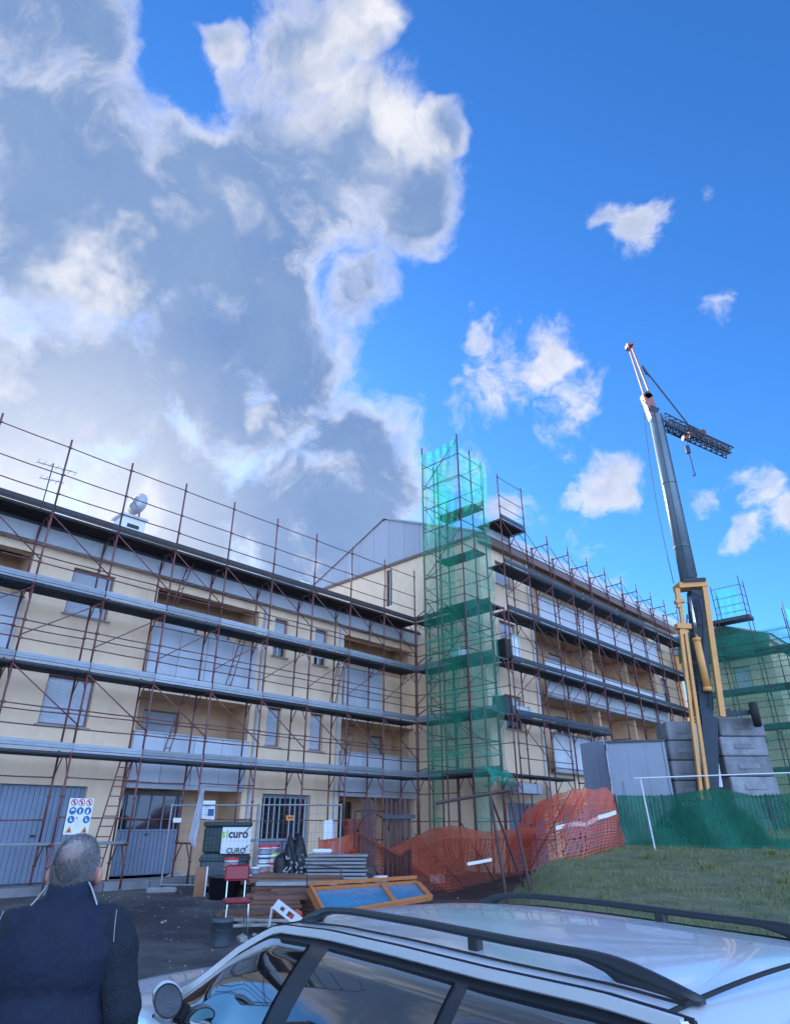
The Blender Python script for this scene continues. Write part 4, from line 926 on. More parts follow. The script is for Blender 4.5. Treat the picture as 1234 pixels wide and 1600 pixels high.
lattice(cp(1032, 655), cp(1086, 682), .42, .4, 6); lattice(cp(1040, 664), cp(1140, 708), .30, .42, 12)
lattice(cp(1068, 672, CY + .5), cp(1138, 704, CY + .5), .22, .34, 9)
mb = MB(); mb.tube(cp(1066, 684), cp(1072, 684), .13, 8); mb.bar(cp(1075, 678), cp(1086, 676), .3, .3); mb.tube(cp(1097, 676, CY - .2), cp(1097, 676, CY + .2), .14, 10); cm(mb, 'trolley', 'crane_r')
mb = MB(); mb.tube(cp(1072, 684), cp(1074, 698), .012, 5); cm(mb, 'hoist_rope', 'crane_d')
mb = MB(); mb.bar(cp(1072, 697), cp(1075, 708), .16, .12, Vector((0, 1, 0))); mb.path([cp(1075, 708), cp(1079, 718), cp(1081, 728), cp(1084, 738), cp(1086, 742), cp(1083, 744), cp(1082, 741)], .022, 6); cm(mb, 'hook_block', 'crane_d')
# axle and wheel at the back
mb = MB(); mb.bar(cp(1128, 1117, CY - .1), cp(1172, 1113, CY - .1), .14, .14); mb.bar(cp(1134, 1108, CY - .1), cp(1139, 1116, CY - .1), .1, .2); cm(mb, 'axle', 'crane_d')
wc_ = cp(1179, 1116, CY - .1)
wh = MB().lathe([(.18, -.13), (.36, -.13), (.41, -.08), (.41, .08), (.36, .13), (.18, .13)], 20).build('tyre', 'rubber', CR, wc_ - o_, (R(90), 0, R(62)), True)
MB().lathe([(.02, -.07), (.17, -.09), (.185, 0), (.17, .09), (.02, .07)], 14).build('rim', 'crane_d', wh)

# ballast blocks: two stacks of separate concrete blocks
def block(xc, yc, z0, wd, dp, h, rz, label):
    e = empty('concrete_block', (xc, yc, z0), rz, label, 'concrete block', 'concrete ballast blocks stacked beside the crane mast')
    body = MB().bbox(-wd / 2, -dp / 2, 0, wd / 2, dp / 2, h - .02, .035).build('body', 'concrete', e)
    MB().bbox(-wd * .22, -dp / 2 - .022, h * .35, wd * .22, -dp / 2 + .01, h * .62, .01).build('panel', 'concrete', e)
    for s in (-1, 1): MB().path([(s * wd * .3 - .06, 0, h - .03), (s * wd * .3 - .05, 0, h + .0), (s * wd * .3 + .05, 0, h + .0), (s * wd * .3 + .06, 0, h - .03)], .008, 5).build('lifting_eye', 'rust2', e)
words = ['topmost', 'second from the top', 'third from the top', 'fourth from the top', 'fifth from the top', 'lowest']
CB_ = CY + .35
top_z = cp(1115, 1120, CB_).z; xc = (cp(1115, 1120, CB_).x + cp(1190, 1120, CB_).x) / 2; hb = .62
zb = top_z - hb; k = 0
while zb > ground_h(xc, CY) - .25 and k < 6:
    block(xc + jit(.05), CB_ + .6, max(zb, ground_h(xc, CY) - .02) , 1.58, 1.2, hb, R(jit(1.5) + 3), '%s concrete block of the right stack by the crane' % words[k]); zb -= hb; k += 1
top_z = cp(1060, 1126, CB_).z; xc = (cp(1034, 1126, CB_).x + cp(1082, 1126, CB_).x) / 2 + .12; zb = top_z - .62; k = 0
while zb > ground_h(xc, CY) - .25 and k < 6:
    block(xc + jit(.05), CB_ + .6, max(zb, ground_h(xc, CY) - .02), 1.05, 1.2, .62, R(jit(2) - 2), '%s concrete block of the left stack beside the grey hut' % words[k]); zb -= .62; k += 1

# site hut
ha = onY(945, 1158, 20.6); hb_ = onY(1036, 1153, 20.1)
rz = R(-17); Lh = math.hypot(hb_.x - ha.x, hb_.y - ha.y)
gz = ground_h(7.2, 20.2); HH = ha.z - gz
HT = empty('site_hut', (ha.x, ha.y, gz), rz, 'plain grey site container with flat sides beside the concrete blocks', 'container')
MB().box(0.03, .03, 0, Lh - .03, 2.4, HH - .06).build('body', 'hutgrey', HT)
MB().box(-.02, -.03, HH - .06, Lh + .02, 2.45, HH).build('roof', 'galvd', HT)
for x in (0.0, Lh - .07): MB().box(x, -.01, 0, x + .07, .07, HH - .061).build('corner_post', 'hutgrey', HT)
n = 3
for k in range(n): MB().box(.08 + (Lh - .16) * k / n, .012, .08, .08 + (Lh - .16) * (k + 1) / n - .006, .029, HH - .07).build('panel', 'hutgrey', HT)
mb = MB().box(.35, -.02, .1, .85, .01, 1.9); mb.build('door', 'hutgrey', HT)
p1 = onY(905, 1162, 22.5); p2 = onY(943, 1160, 21.6); gz2 = ground_h(p1.x, p1.y)
e = empty('site_partition', (p1.x, p1.y, gz2), math.atan2(p2.y - p1.y, p2.x - p1.x), 'dark grey board partition just left of the grey site container', 'partition')
Lp = (p2 - p1).length
for k in range(3): MB().bbox(Lp * k / 3 + .005, 0, 0, Lp * (k + 1) / 3 - .005, .05, p1.z - gz2, .006).build('panel', 'shutter2', e)

# ------------------------------------------------------------------ things on the scaffold
def crate(name, pos, dims, m, label, cat, rz=GR, m2=None):
    e = empty(name, pos, rz, label, cat)
    wx, wy, wz = dims; MB().bbox(-wx / 2, -wy / 2, 0, wx / 2, wy / 2, wz, .02).build('body', m, e)
    if m2: MB().bbox(-wx / 2 - .01, -wy / 2 - .01, wz - .1, wx / 2 + .01, wy / 2 + .01, wz + .02, .01).build('lid', m2, e)
    for s in (-.3, .3): MB().box(wx * s - .015, -wy / 2 - .006, .0, wx * s + .015, wy / 2 + .006, wz + .025).build('strap', 'blackpl', e)
    return e
P_ = on_front(798, 1020, 13.5)
crate('insulation_pack', W(20.75, 13.75, 5.62), (.5, .5, 1.05), 'wplastic', 'tall white insulation pack standing on the third deck at the corner', 'insulation pack', m2='parapet')
crate('insulation_pack', W(20.25, 13.75, 5.62), (.38, .45, .8), 'black', 'black wrapped pack beside the white one on the third deck', 'insulation pack')
crate('insulation_pack', W(20.9, 13.75, 3.62), (1.1, .5, .36), 'film', 'flat pale pack lying on the second deck at the corner', 'insulation pack')
crate('insulation_pack', W(19.95, 13.8, 3.62), (.6, .5, .62), 'cabinet', 'dark green crate behind netting on the second deck corner', 'crate')
crate('insulation_pack', W(20.9, 13.8, 1.0), (1.6, .5, .35), 'film', 'long pale pack on the lowest deck beside the netting bundle', 'insulation pack')
for nm_, x in (('white_pack', 18.2),):
    crate('insulation_pack', W(18.55, 14.6, 5.6), (.5, .4, .3), 'wplastic', 'small white pack inside the netted tower on the third deck', 'insulation pack')
# leaning ladder at the left end
a = on_front(193, 1184, 17.5); b = on_front(150, 1292, 17.5)
Wa, Wb = W(a.x, 17.6, a.z), W(b.x - .2, 17.3, -1.40); 
LD_ = empty('ladder', Wb, 0, 'red ladder leaning up to the first deck behind the safety sign', 'ladder')
vv = Wa - Wb; sd = UV * .36
for s in (0, 1): MB().tube(sd * s, vv + sd * s * .9, .02, 6).build('rail', 'rust', LD_)
for k in range(1, 13): t = k / 13; MB().tube(vv * t, vv * t + sd, .014, 5).build('rung', 'rust', LD_)
# safety sign
sg = [on_front(*p, 17.1) for p in ((112, 1247), (147, 1249), (138, 1303), (96, 1305))]
sx0 = (sg[0].x + sg[3].x) / 2; sx1 = (sg[1].x + sg[2].x) / 2; sz1 = sg[0].z; sz0 = (sg[3].z + sg[2].z) / 2
SG = empty('safety_sign', W(sx0, 17.1, sz0), GR, 'white safety board with blue discs, red rings and orange triangles on the scaffold', 'sign')
sw, sh = sx1 - sx0, sz1 - sz0
MB().bbox(0, -.012, 0, sw, 0.0, sh, .003).build('board', 'paper', SG)
def disc(parent, x, z, r, m, y=-.016, n=20, r0=0, nm='symbol'):
    mb = MB(); vs = [(x + r * math.cos(6.2832 * k / n), y, z + r * math.sin(6.2832 * k / n)) for k in range(n)]
    if r0: 
        vs2 = [(x + r0 * math.cos(6.2832 * k / n), y, z + r0 * math.sin(6.2832 * k / n)) for k in range(n)]
        mb.add(vs + vs2, [(k, (k + 1) % n, n + (k + 1) % n, n + k) for k in range(n)])
    else: mb.add(vs, [tuple(range(n))])
    return mb.build(nm, m, parent)
cr_ = sw * .135
for k, fx in enumerate((.2, .5, .82)):
    z = sh * .885; disc(SG, sw * fx, z, cr_, 'inkr', r0=cr_ * .78)
    MB().bar((sw * fx - cr_ * .6, -.018, z + cr_ * .6), (sw * fx + cr_ * .6, -.018, z - cr_ * .6), .002, .022, Vector((0, 0, 1))).build('slash', 'inkr', SG)
    MB().box(sw * fx - cr_ * .15, -.015, z - cr_ * .5, sw * fx + cr_ * .22, -.0145, z + cr_ * .5).build('pictogram', 'ink', SG)
    z = sh * .65; disc(SG, sw * fx, z, cr_ * 1.05, 'inkb'); 
    if k == 0: mb = MB(); mb.add([(sw * fx + cr_ * .6 * math.cos(math.pi * q / 8), -.018, z + cr_ * .6 * math.sin(math.pi * q / 8)) for q in range(9)], [tuple(range(9))]); mb.build('pictogram', 'paper', SG)
    else: disc(SG, sw * fx, z + cr_ * .25, cr_ * .28, 'paper', -.018, 10, nm='pictogram'); MB().box(sw * fx - cr_ * (.2 if k == 1 else .4), -.0185, z - cr_ * .7, sw * fx + cr_ * .2, -.018, z + cr_ * .05).build('pictogram', 'paper', SG)
for k, fx in ((0, .2), (2, .82)):
    z = sh * .41; disc(SG, sw * fx, z, cr_ * 1.05, 'inkb'); MB().box(sw * fx - cr_ * .3, -.0185, z - cr_ * .45, sw * fx - cr_ * .02, -.018, z + cr_ * .55).box(sw * fx - cr_ * .02, -.0185, z - cr_ * .45, sw * fx + cr_ * .4, -.018, z - cr_ * .1).build('pictogram', 'paper', SG)
    z = sh * .12; mb = MB(); mb.add([(sw * fx - cr_, -.016, z - cr_ * .7), (sw * fx + cr_, -.016, z - cr_ * .7), (sw * fx, -.016, z + cr_ * 1.1)], [(0, 1, 2)]); mb.build('symbol', 'inko', SG)
    mb = MB(); mb.add([(sw * fx - cr_ * .35, -.018, z - cr_ * .45), (sw * fx + cr_ * .35, -.018, z - cr_ * .45), (sw * fx, -.018, z + cr_ * .5)], [(0, 1, 2)]); mb.build('pictogram', 'ink', SG)
disc(SG, sw * .42, sh * .46, cr_ * .25, 'inkr', nm='symbol')
for k in range(6): MB().box(sw * .38, -.015, sh * (.42 - k * .045), sw * (.55 + .06 * (k % 3)), -.0145, sh * (.43 - k * .045)).build('text_line', 'parapet', SG)

def text_mesh(txt, size, m, parent, loc, rot=(R(90), 0, 0), bold=.0, name='lettering', ext=.002, shear=0):
    cu = bpy.data.curves.new('t', 'FONT'); cu.body = txt; cu.size = size; cu.extrude = ext; cu.offset = bold; cu.shear = shear
    o = bpy.data.objects.new('t', cu); col.objects.link(o); bpy.context.view_layer.update()
    me = bpy.data.meshes.new_from_object(o.evaluated_get(bpy.context.evaluated_depsgraph_get())); bpy.data.objects.remove(o); me.materials.clear(); me.materials.append(M[m])
    return place(me, name, parent, loc, rot)
# ------------------------------------------------------------------ yard clutter
# green cabinet with banner
c0 = pxg(345, 1395)
CB = empty('tool_cabinet', c0, R(8), 'dark green moulded cabinet standing on a plastic base by the mesh fence', 'cabinet')
wx = 1.12; zt = onY(345, 1284, c0.y).z - c0.z; zm = onY(345, 1332, c0.y).z - c0.z
MB().bbox(-wx / 2, -.02, .12, wx / 2, .85, zm - .03, .04).build('lower_box', 'cabg', CB); MB().bbox(-wx / 2 - .03, -.04, zm - .2, wx / 2 + .02, .87, zm - .1, .02).build('rim', 'cabinet', CB)
MB().bbox(-wx / 2 + .01, 0, zm - .02, wx / 2 - .02, .82, zt - .1, .05).build('upper_box', 'cabinet', CB); MB().bbox(-wx / 2 - .02, -.05, zt - .11, wx / 2, .86, zt, .03).build('lid', 'cabinet', CB)
for k in range(5): MB().box(-wx / 2 + .04, -.022, zm + .08 + k * .1, -wx / 2 + .3, .005, zm + .12 + k * .1).build('rib', 'cabinet', CB)
for x in (-.45, 0, .4): MB().box(x - .06, 0, 0, x + .06, .8, .12).build('foot', 'wood', CB)
BN = empty('banner', c0 + Vector((.14, -.12, zm - .02)), R(8), 'white advertising banner with black lettering on the green cabinet', 'banner')
bw, bh = .70, zt - zm - .1
MB().bbox(-.22, -.006, 0, bw - .22, 0, bh, .002).build('sheet', 'paper', BN)
text_mesh('s', .25, 'inkg', BN, (-.235, -.008, bh * .60), bold=.008); text_mesh('i', .25, 'inkg', BN, (-.125, -.008, bh * .60), bold=.008); text_mesh('curo', .25, 'ink', BN, (-.065, -.008, bh * .60), bold=.008)
def leaf(x, z, s, m):
    mb = MB(); n = 8; up = [(x + s * t, z + s * .75 * math.sin(t * 1.5)) for t in [i / n for i in range(n + 1)]]; dn = [(x + s * t, z + s * .75 * math.sin(t * 1.5) - s * .28 * math.sin(math.pi * t)) for t in [i / n for i in range(n + 1)]]
    mb.add([(a, -.009, b) for a, b in up] + [(a, -.009, b) for a, b in dn], [(k, k + 1, n + 2 + k, n + 1 + k) for k in range(n)]); mb.build('leaf_mark', m, BN)
leaf(.30, bh * .80, .16, 'inkgreen'); leaf(.30, bh * .12, .16, 'inkgreen')
mb = MB()
text_mesh('CURO', .16, 'ink', BN, (-.08, -.008, .012), bold=.004)
# temporary mesh fence
def heras(x0, y0, x1, y1, top, label, foots=True):
    p = Vector((x0, y0, ground_h(x0, y0) + .12)); q = Vector((x1, y1, p.z)); e = empty('mesh_fence_panel', p, math.atan2(y1 - y0, x1 - x0), label, 'fence', 'wire site fence panels')
    L = (q - p).length; H = top - p.z
    for x in (0, L): MB().tube((x, 0, 0), (x, 0, H + .03), .022, 8).build('post', 'galv', e)
    for z in (.05, H): MB().tube((0, 0, z), (L, 0, z), .02, 8).build('rail', 'galv', e)
    mb = MB(); n = int(L / .10)
    for k in range(1, n): mb.tube((L * k / n, 0, .05), (L * k / n, 0, H), .0025, 3)
    for k in range(1, 9): mb.tube((0, 0, H * k / 9), (L, 0, H * k / 9), .0025, 3)
    mb.build('wire_mesh', 'galv', e)
    return e, L, H
fe, L, H = heras(-5.55, 17.4, -3.35, 17.1, 2.2, 'left wire mesh fence panel in front of the green cabinet')
MB().box(.09, -.02, H - .38, .30, -.01, H - .28).build('tag', 'paper', fe)
heras(-3.3, 17.1, -1.3, 16.9, 2.2, 'right wire mesh fence panel before the black tarpaulin')
for (x, y, lb) in ((-5.5, 17.35, 'pale concrete fence foot under the left end of the wire fence'), (-3.32, 17.1, 'pale concrete fence foot at the joint of the wire fence panels')):
    z = ground_h(x, y); e = empty('fence_foot', (x, y, z), R(20), lb, 'fence foot')
    MB().bbox(-.34, -.12, 0, .34, .12, .13, .03).build('body', 'paving', e); MB().lathe([(.035, 0), (.045, .02), (.03, .03)], 10).build('socket', 'ink', e, (0, 0, .125))
# translucent sheet hanging and papers
def hang(pts, th, name, m, label, cat):
    e = empty(name, pts[0], 0, label, cat); o = pts[0]; mb = MB(); n = len(pts) // 2
    L_, R_ = pts[:n], pts[n:]
    nu = 8
    rows = [[L_[k].lerp(R_[k], u / nu) + Vector((0, .05 * math.sin(u * 2.1 + k * 1.3), 0)) - o for u in range(nu + 1)] for k in range(n)]
    vs = [p for r in rows for p in r] + [p + Vector((0, th, 0)) for r in rows for p in r]; N_ = n * (nu + 1); fs = []
    for k in range(n - 1):
        for u in range(nu): a = k * (nu + 1) + u; fs += [(a, a + 1, a + nu + 2, a + nu + 1), (N_ + a + nu + 1, N_ + a + nu + 2, N_ + a + 1, N_ + a)]
    mb.add(vs, fs); mb.build('sheet', m, e, smooth=True); return e
hang([onY(x, y, 17.0) for x, y in ((314, 1232), (307, 1255), (301, 1285), (297, 1312), (303, 1325), (320, 1236), (318, 1258), (311, 1288), (305, 1312), (306, 1325))], .01, 'plastic_sheet', 'film', 'pale plastic sheet hanging twisted beside the green cabinet', 'plastic sheet')
def board(px4, Y, name, m, label, cat, th=.01, extra=None):
    pts = [onY(x, y, Y) for x, y in px4]; o = pts[3]; e = empty(name, o, 0, label, cat)
    vs = [p - o for p in pts]; mb = MB(); mb.add(vs + [v + Vector((0, th, 0)) for v in vs], [(0, 3, 2, 1), (4, 5, 6, 7), (0, 1, 5, 4), (1, 2, 6, 5), (2, 3, 7, 6), (3, 0, 4, 7)]); mb.build('sheet', m, e)
    if extra: extra(e, vs)
    return e
def notice(e, vs):
    a, b, c, d = vs
    for k in range(5): 
        t = .2 + k * .14; p = a.lerp(d, t).lerp(b.lerp(c, t), .12) ; q = a.lerp(d, t).lerp(b.lerp(c, t), .45 + .3 * ((k * 7) % 3) / 3)
        MB().add([p + Vector((0, -.004, -.012)), q + Vector((0, -.004, -.012)), q + Vector((0, -.004, .006)), p + Vector((0, -.004, .006))], [(0, 1, 2, 3)]).build('text_line', 'parapet', e)
    MB().add([a.lerp(c, .62) + Vector((x_, -.004, z_)) for x_, z_ in ((-.05, -.08), (.1, -.08), (.1, .08), (-.05, .08))], [(0, 1, 2, 3)]).build('drawing', 'inkb', e)
board(((317, 1251), (337, 1251), (335, 1281), (315, 1279)), 17.9, 'notice_board', 'paper', 'white printed notice above the green cabinet', 'notice', extra=notice)
board(((506, 1282), (520, 1281), (520, 1310), (505, 1312)), 17.4, 'notice_sheet', 'paper', 'white crumpled sheet hanging left of the steel frames', 'notice')
board(((447, 1274), (459, 1274), (459, 1282), (447, 1282)), 20.4, 'warning_plate', 'inko', 'small orange warning plate on the barred entrance door', 'sign', .008, extra=lambda e, vs: MB().box(.05, -.004, .06, .2, -.002, .09).build('text_line', 'ink', e))
# buckets
def bucket(base, r, h, m, lid, label, stripe='inkr', grp='white plaster buckets near the fence'):
    e = empty('bucket', base, random.uniform(0, 6), label, 'bucket', grp)
    MB().lathe([(r * .84, 0), (r * .86, .01), (r, h * .9), (r * 1.03, h * .9), (r * 1.03, h * .94), (r, h * .94), (r, h)], 20).build('body', m, e, smooth=True)
    if stripe:
        MB().lathe([(r * .90 + .002, h * .25), (r * .95 + .004, h * .6)], 20).build('printed_band', stripe, e, smooth=True)
        MB().lathe([(r * .925 + .005, h * .35), (r * .94 + .006, h * .5)], 20).build('printed_label', 'paper', e, smooth=True)
    if lid: MB().lathe([(r * 1.06, 0), (r * 1.06, .03), (r * .98, .04), (r * .95, .03)], 20).build('lid', lid, e, (0, 0, h * .985))
    MB().path([(r * 1.04 * math.cos(t), r * 1.04 * math.sin(t), h * .9 - .12 * math.sin(t) if 0 else h * .88 - .1 * math.sin(t)) for t in [math.pi * k / 8 for k in range(9)]], .004, 4).build('handle', 'galvd', e)
    return e
by = pxg(415, 1384).y - .0
def bk_at(x, y, Y, z0, r, h, m, lid, label, stripe='inkr'):
    p = onY(x, y, Y); bucket(Vector((p.x, Y, z0)), r, h, m, lid, label, stripe)
Yb = 16.9; zb0 = ground_h(-3.3, Yb) + .0
hb2 = .33
PL = None
z1_ = onY(410, 1377, Yb).z
crate_top = z1_ 
e = empty('pallet', GP(-2.95, Yb + .1), R(5), 'worn timber pallet under the stacked white buckets', 'pallet')
hh = max(.12, crate_top - ground_h(-2.95, Yb) - .002)
for k in range(5): MB().box(-.75, -.5 + k * .22, hh - .03, .75, -.35 + k * .22, hh).build('board', 'wood', e)
for x in (-.7, 0, .6): MB().box(x, -.5, .03, x + .1, .53, hh - .031).build('block', 'wood', e)
for k in range(3): MB().box(-.75, -.5 + k * .46, 0, .75, -.38 + k * .46, .029).build('base_board', 'wood', e)
bk_at(410, 1377, Yb, z1_, .16, .34, 'wplastic', None, 'lower left white bucket of the stack with red print')
bk_at(425, 1375, Yb + .1, z1_, .15, .33, 'wplastic', 'redl', 'lower right white bucket of the stack with red print')
bk_at(412, 1355, Yb, z1_ + .37, .16, .33, 'wplastic', 'redl', 'upper front white bucket with red lid on the stack', 'inkb')
bk_at(425, 1352, Yb + .12, z1_ + .375, .15, .33, 'wplastic', 'redl', 'upper rear white bucket with red lid on the stack', 'inkg')
bk_at(397, 1376, Yb - .15, z1_, .12, .3, 'wplastic', None, 'small white bucket with blue print left of the bucket stack', 'inkb')
p = onY(358, 1370, 16.2); 
TB = empty('plastic_tub', GP(p.x - .12, 16.35), R(4), 'wide black mortar tub below the green cabinet', 'tub')
tz = max(.2, p.z - ground_h(p.x, 16.35)); MB().lathe([(.30, 0), (.36, tz * .95), (.39, tz * .95), (.39, tz), (.33, tz), (.28, .03)], 20).build('shell', 'black', TB, smooth=True); MB().lathe([(.31, tz - .03), (.32, tz - .012)], 20).build('mortar', 'cabg', TB)
bucket(Vector((p.x, 16.3, p.z)), .155, .33, 'wplastic', 'redl', 'single white bucket with red lid standing on the black tub', 'inkr')
p = pxg(344, 1478)
bucket(p, .16, .34, 'cabg', None, 'dark grey open bucket on the ground below the red chair', None, 'dark buckets in the yard')
# barrel and upright plank
p = pxg(328, 1388)
e = empty('barrel', p, 0, 'dark plastic barrel with dented sides left of the black tub', 'barrel'); MB().lathe([(.2, 0), (.24, .06), (.25, .3), (.235, .33), (.25, .36), (.245, .6), (.18, .68), (.17, .69)], 20).build('shell', 'cabg', e, smooth=True); MB().lathe([(.17, 0), (.17, .03), (.1, .035)], 16).build('lid', 'black', e, (0, 0, .69))
a = pxg(311, 1401); e = empty('wooden_board', a, R(15), 'reddish brown board standing upright beside the dark barrel', 'board')
hb3 = onY(318, 1355, a.y).z - a.z; MB().box(-.13, -.015, 0, .1, .015, hb3).build('plank', 'cardb', e, rot=(R(-6), 0, 0)); MB().box(.105, -.02, 0, .135, .02, hb3 * 1.02).build('edge_strip', 'wplastic', e, rot=(R(-6), 0, 0))
# low things on the ground: cable heap, slab
p = pxg(275, 1380); e = empty('rubbish_bag', p, 0, 'torn pale plastic bag lying on dark sheeting near the fence', 'bag')
bm = bmesh.new(); bmesh.ops.create_icosphere(bm, subdivisions=3, radius=1)
for v in bm.verts: k = 1 + .25 * math.sin(v.co.x * 7 + v.co.y * 5) * math.cos(v.co.z * 6); v.co = Vector((v.co.x * .45 * k, v.co.y * .3 * k, max(0, v.co.z) * .22 * k))
me = bpy.data.meshes.new('sack'); bm.to_mesh(me); bm.free(); me.materials.append(M['film']); place(me, 'sack', e)
MB().box(-.7, -.35, 0, .6, .45, .05).build('dark_sheet', 'cabg', e)
# chair
p = pxg(352, 1462); p = GP(p.x + .1, p.y + .15)
CH = empty('chair', p, R(200), 'red vinyl chair with chrome legs standing among the rubble', 'chair')
sh_ = .46
MB().bbox(-.22, -.2, sh_ - .03, .22, .22, sh_ + .035, .03).build('seat', 'red', CH); 
mb = MB(); mb.bbox(-.21, 0, 0, .21, .035, .24, .03); mb.build('backrest', 'red', CH, (0, -.27, sh_ + .27), (R(9), 0, 0))
for sx in (-1, 1):
    MB().path([(sx * .18, .2, 0), (sx * .17, .17, sh_ - .03)], .012, 8).build('leg', 'chrome', CH)
    MB().path([(sx * .19, -.27, 0), (sx * .17, -.2, sh_ - .03)], .012, 8).build('leg', 'chrome', CH); MB().path([(sx * .15, -.18, sh_ - .02), (sx * .15, -.25, sh_ + .03), (sx * .15, -.29, sh_ + .42)], .011, 8).build('back_post', 'chrome', CH)
# timber stacks
def timbers(base, rz, rows, cols_, L, wd, h, name, label, m='wood', rnd_=.04):
    e = empty(name, base, rz, label, 'timber stack'); me = MB().bbox(-L / 2, -wd / 2, 0, L / 2, wd / 2, h, .006).mesh('beam'); me.materials.append(M[m])
    for r in range(rows):
        for c in range(cols_): place(me, 'beam', e, (random.uniform(-rnd_, rnd_) * 3, (c - (cols_ - 1) / 2) * (wd + .012), r * (h + .004)), (0, 0, R(random.uniform(-2, 2) * rnd_ * 12)))
    return e
p = pxg(420, 1436); timbers(p + Vector((0, .5, 0)), R(8), 5, 4, 1.0, .15, .065, 'timber_stack', 'low stack of red brown timbers behind the red chair')
p = pxg(470, 1436); timbers(p + Vector((.05, .8, 0)), R(5), 6, 4, 1.35, .16, .065, 'timber_stack', 'higher stack of brown boards beside the orange window frame')
p = pxg(452, 1424); e = timbers(GP(p.x, p.y + 1.7), R(3), 7, 5, 2.0, .2, .07, 'timber_stack', 'wide stack of dark timbers below the black tarpaulin')
p = pxg(395, 1440); timbers(p + Vector((0, -.1, 0)), R(-14), 3, 3, .8, .14, .06, 'timber_stack', 'loose short timbers right of the red chair', rnd_=.1)
# ladder lying on the stack
q = onY(400, 1384, 15.0); e = empty('aluminium_ladder', q, R(4), 'light metal ladder lying flat on the dark timbers', 'ladder')
for y in (0, .38): MB().box(0, y, 0, 1.65, y + .025, .06).build('rail', 'galv', e)
for k in range(9): MB().box(.1 + k * .18, .026, .02, .13 + k * .18, .379, .045).build('rung', 'galv', e)
# black tarpaulin heap
p = pxg(455, 1380); bz = onY(455, 1378, 16.8)
bm = bmesh.new(); bmesh.ops.create_icosphere(bm, subdivisions=4, radius=1)
for v in bm.verts:
    k = 1 + .14 * math.sin(v.co.x * 8 + v.co.z * 5) + .1 * math.sin(v.co.y * 13 + v.co.x * 9); z = v.co.z; v.co = Vector((v.co.x * (.48 - .22 * max(0, z)) * k, v.co.y * .4 * k, max(-.1, z) * .92 * k))
me = bpy.data.meshes.new('tarpaulin'); bm.to_mesh(me); bm.free(); me.materials.append(M['black'])
for p_ in me.polygons: p_.use_smooth = True
TP = empty('tarpaulin', Vector((bz.x, 16.9, bz.z - .02)), 0, 'black tarpaulin heap between the buckets and the stacked steel planks', 'tarpaulin'); place(me, 'sheet', TP)
mb = MB()
for k in range(26):
    a = random.uniform(0, 1); b = random.uniform(0, 1); c = Vector((-.12 + a * .42, -.42 - .02 * b, .12 + b * .45)); mb.tube(c, c + Vector((random.uniform(-.06, .06), -.02, random.uniform(-.06, .06))), .014, 5)
tag(mb.build('net_cords', 'film', TP), kind='stuff')
e = empty('plinth_stack', Vector((bz.x + .1, 16.9, ground_h(bz.x, 16.9))), 0, 'rough timber platform carrying the black tarpaulin heap', 'platform')
MB().box(-.5, -.45, max(.05, bz.z - ground_h(bz.x, 16.9) - .07), .5, .45, max(.08, bz.z - ground_h(bz.x, 16.9) - .02)).build('top', 'wood', e)
for x in (-.45, .35): MB().box(x, -.4, 0, x + .1, .4, max(.05, bz.z - ground_h(bz.x, 16.9) - .072)).build('bearer', 'wood', e)
# stack of steel planks
a = onY(476, 1386, 16.0); b = onY(573, 1386, 16.0); gz = ground_h((a.x + b.x) / 2, 16.2); ht = onY(520, 1334, 16).z - gz
SP_ = empty('steel_plank_stack', ((a.x + b.x) / 2, 16.2, gz), R(1), 'stack of pale galvanised scaffold planks behind the orange window frame', 'plank stack')
n = 13; Lp = b.x - a.x; hp_ = ht / n
for k in range(n):
    x = jit(.04); MB().bbox(-Lp / 2 + x, -.18, k * hp_ + .008, Lp / 2 + x, .2, (k + 1) * hp_ - .012, .01).build('plank', 'galv', SP_)
e = empty('white_bag', ((a.x + b.x) / 2 - .35, 16.2, gz + ht), 0, 'white folded bag on top of the galvanised plank stack', 'bag'); MB().bbox(-.22, -.12, 0, .22, .12, .09, .03).build('body', 'wplastic', e)
# handcart frame in front
a = pxg(480, 1400); e = empty('cart_frame', Vector((onY(497, 1385, 15).x, 15, ground_h(-1.6, 15))), 0, 'thin grey tube cart frame in front of the plank stack', 'cart')
tzz = onY(490, 1350, 15).z - ground_h(-1.6, 15); MB().path([(-.2, 0, 0), (-.26, 0, tzz), (.45, 0, tzz - .08), (.5, 0, 0)], .013, 6).build('frame', 'galvd', e); MB().bbox(-.05, -.06, .3, .22, .1, .48, .03).build('motor', 'black', e); MB().path([(-.2, .3, 0), (-.26, 0, tzz)], .012).build('strut', 'galvd', e)
# brown steel frames standing up
bl = Vector((onY(570, 1380, 17.2).x, 17.2, ground_h(-.7, 17.2)))
ST = empty('steel_frame_bundle', bl, R(2), 'upright bundle of dark brown scaffold frames with arched bracing', 'frame bundle')
Ht = onY(570, 1246, 17.2).z - bl.z
for k in range(7):
    x = -.12 + k * .055; MB().box(x, -.03 + .02 * (k % 2), 0, x + .04, .02 + .02 * (k % 2), Ht - .05 * (k % 3)).build('upright', 'rust2', ST)
for k in range(4):
    y = .06 + k * .05; MB().path([(-.28, y, 0), (-.28, y, Ht * .86), (.62, y, Ht * .86), (.62, y, 0)], .024, 7).build('portal_frame', 'rust2', ST); MB().path([(-.28, y, Ht * .62), (-.05, y, Ht * .80), (.2, y, Ht * .84), (.42, y, Ht * .78), (.62, y, Ht * .62)], .018, 6).build('brace', 'rust2', ST)
bl2 = Vector((onY(625, 1380, 17.1).x, 17.1, ground_h(.1, 17.1)))
ST2 = empty('steel_tube_bundle', bl2, R(-2), 'tight row of tall brown steel uprights standing right of the frames', 'tube bundle'); Ht2 = onY(620, 1246, 17.1).z - bl2.z
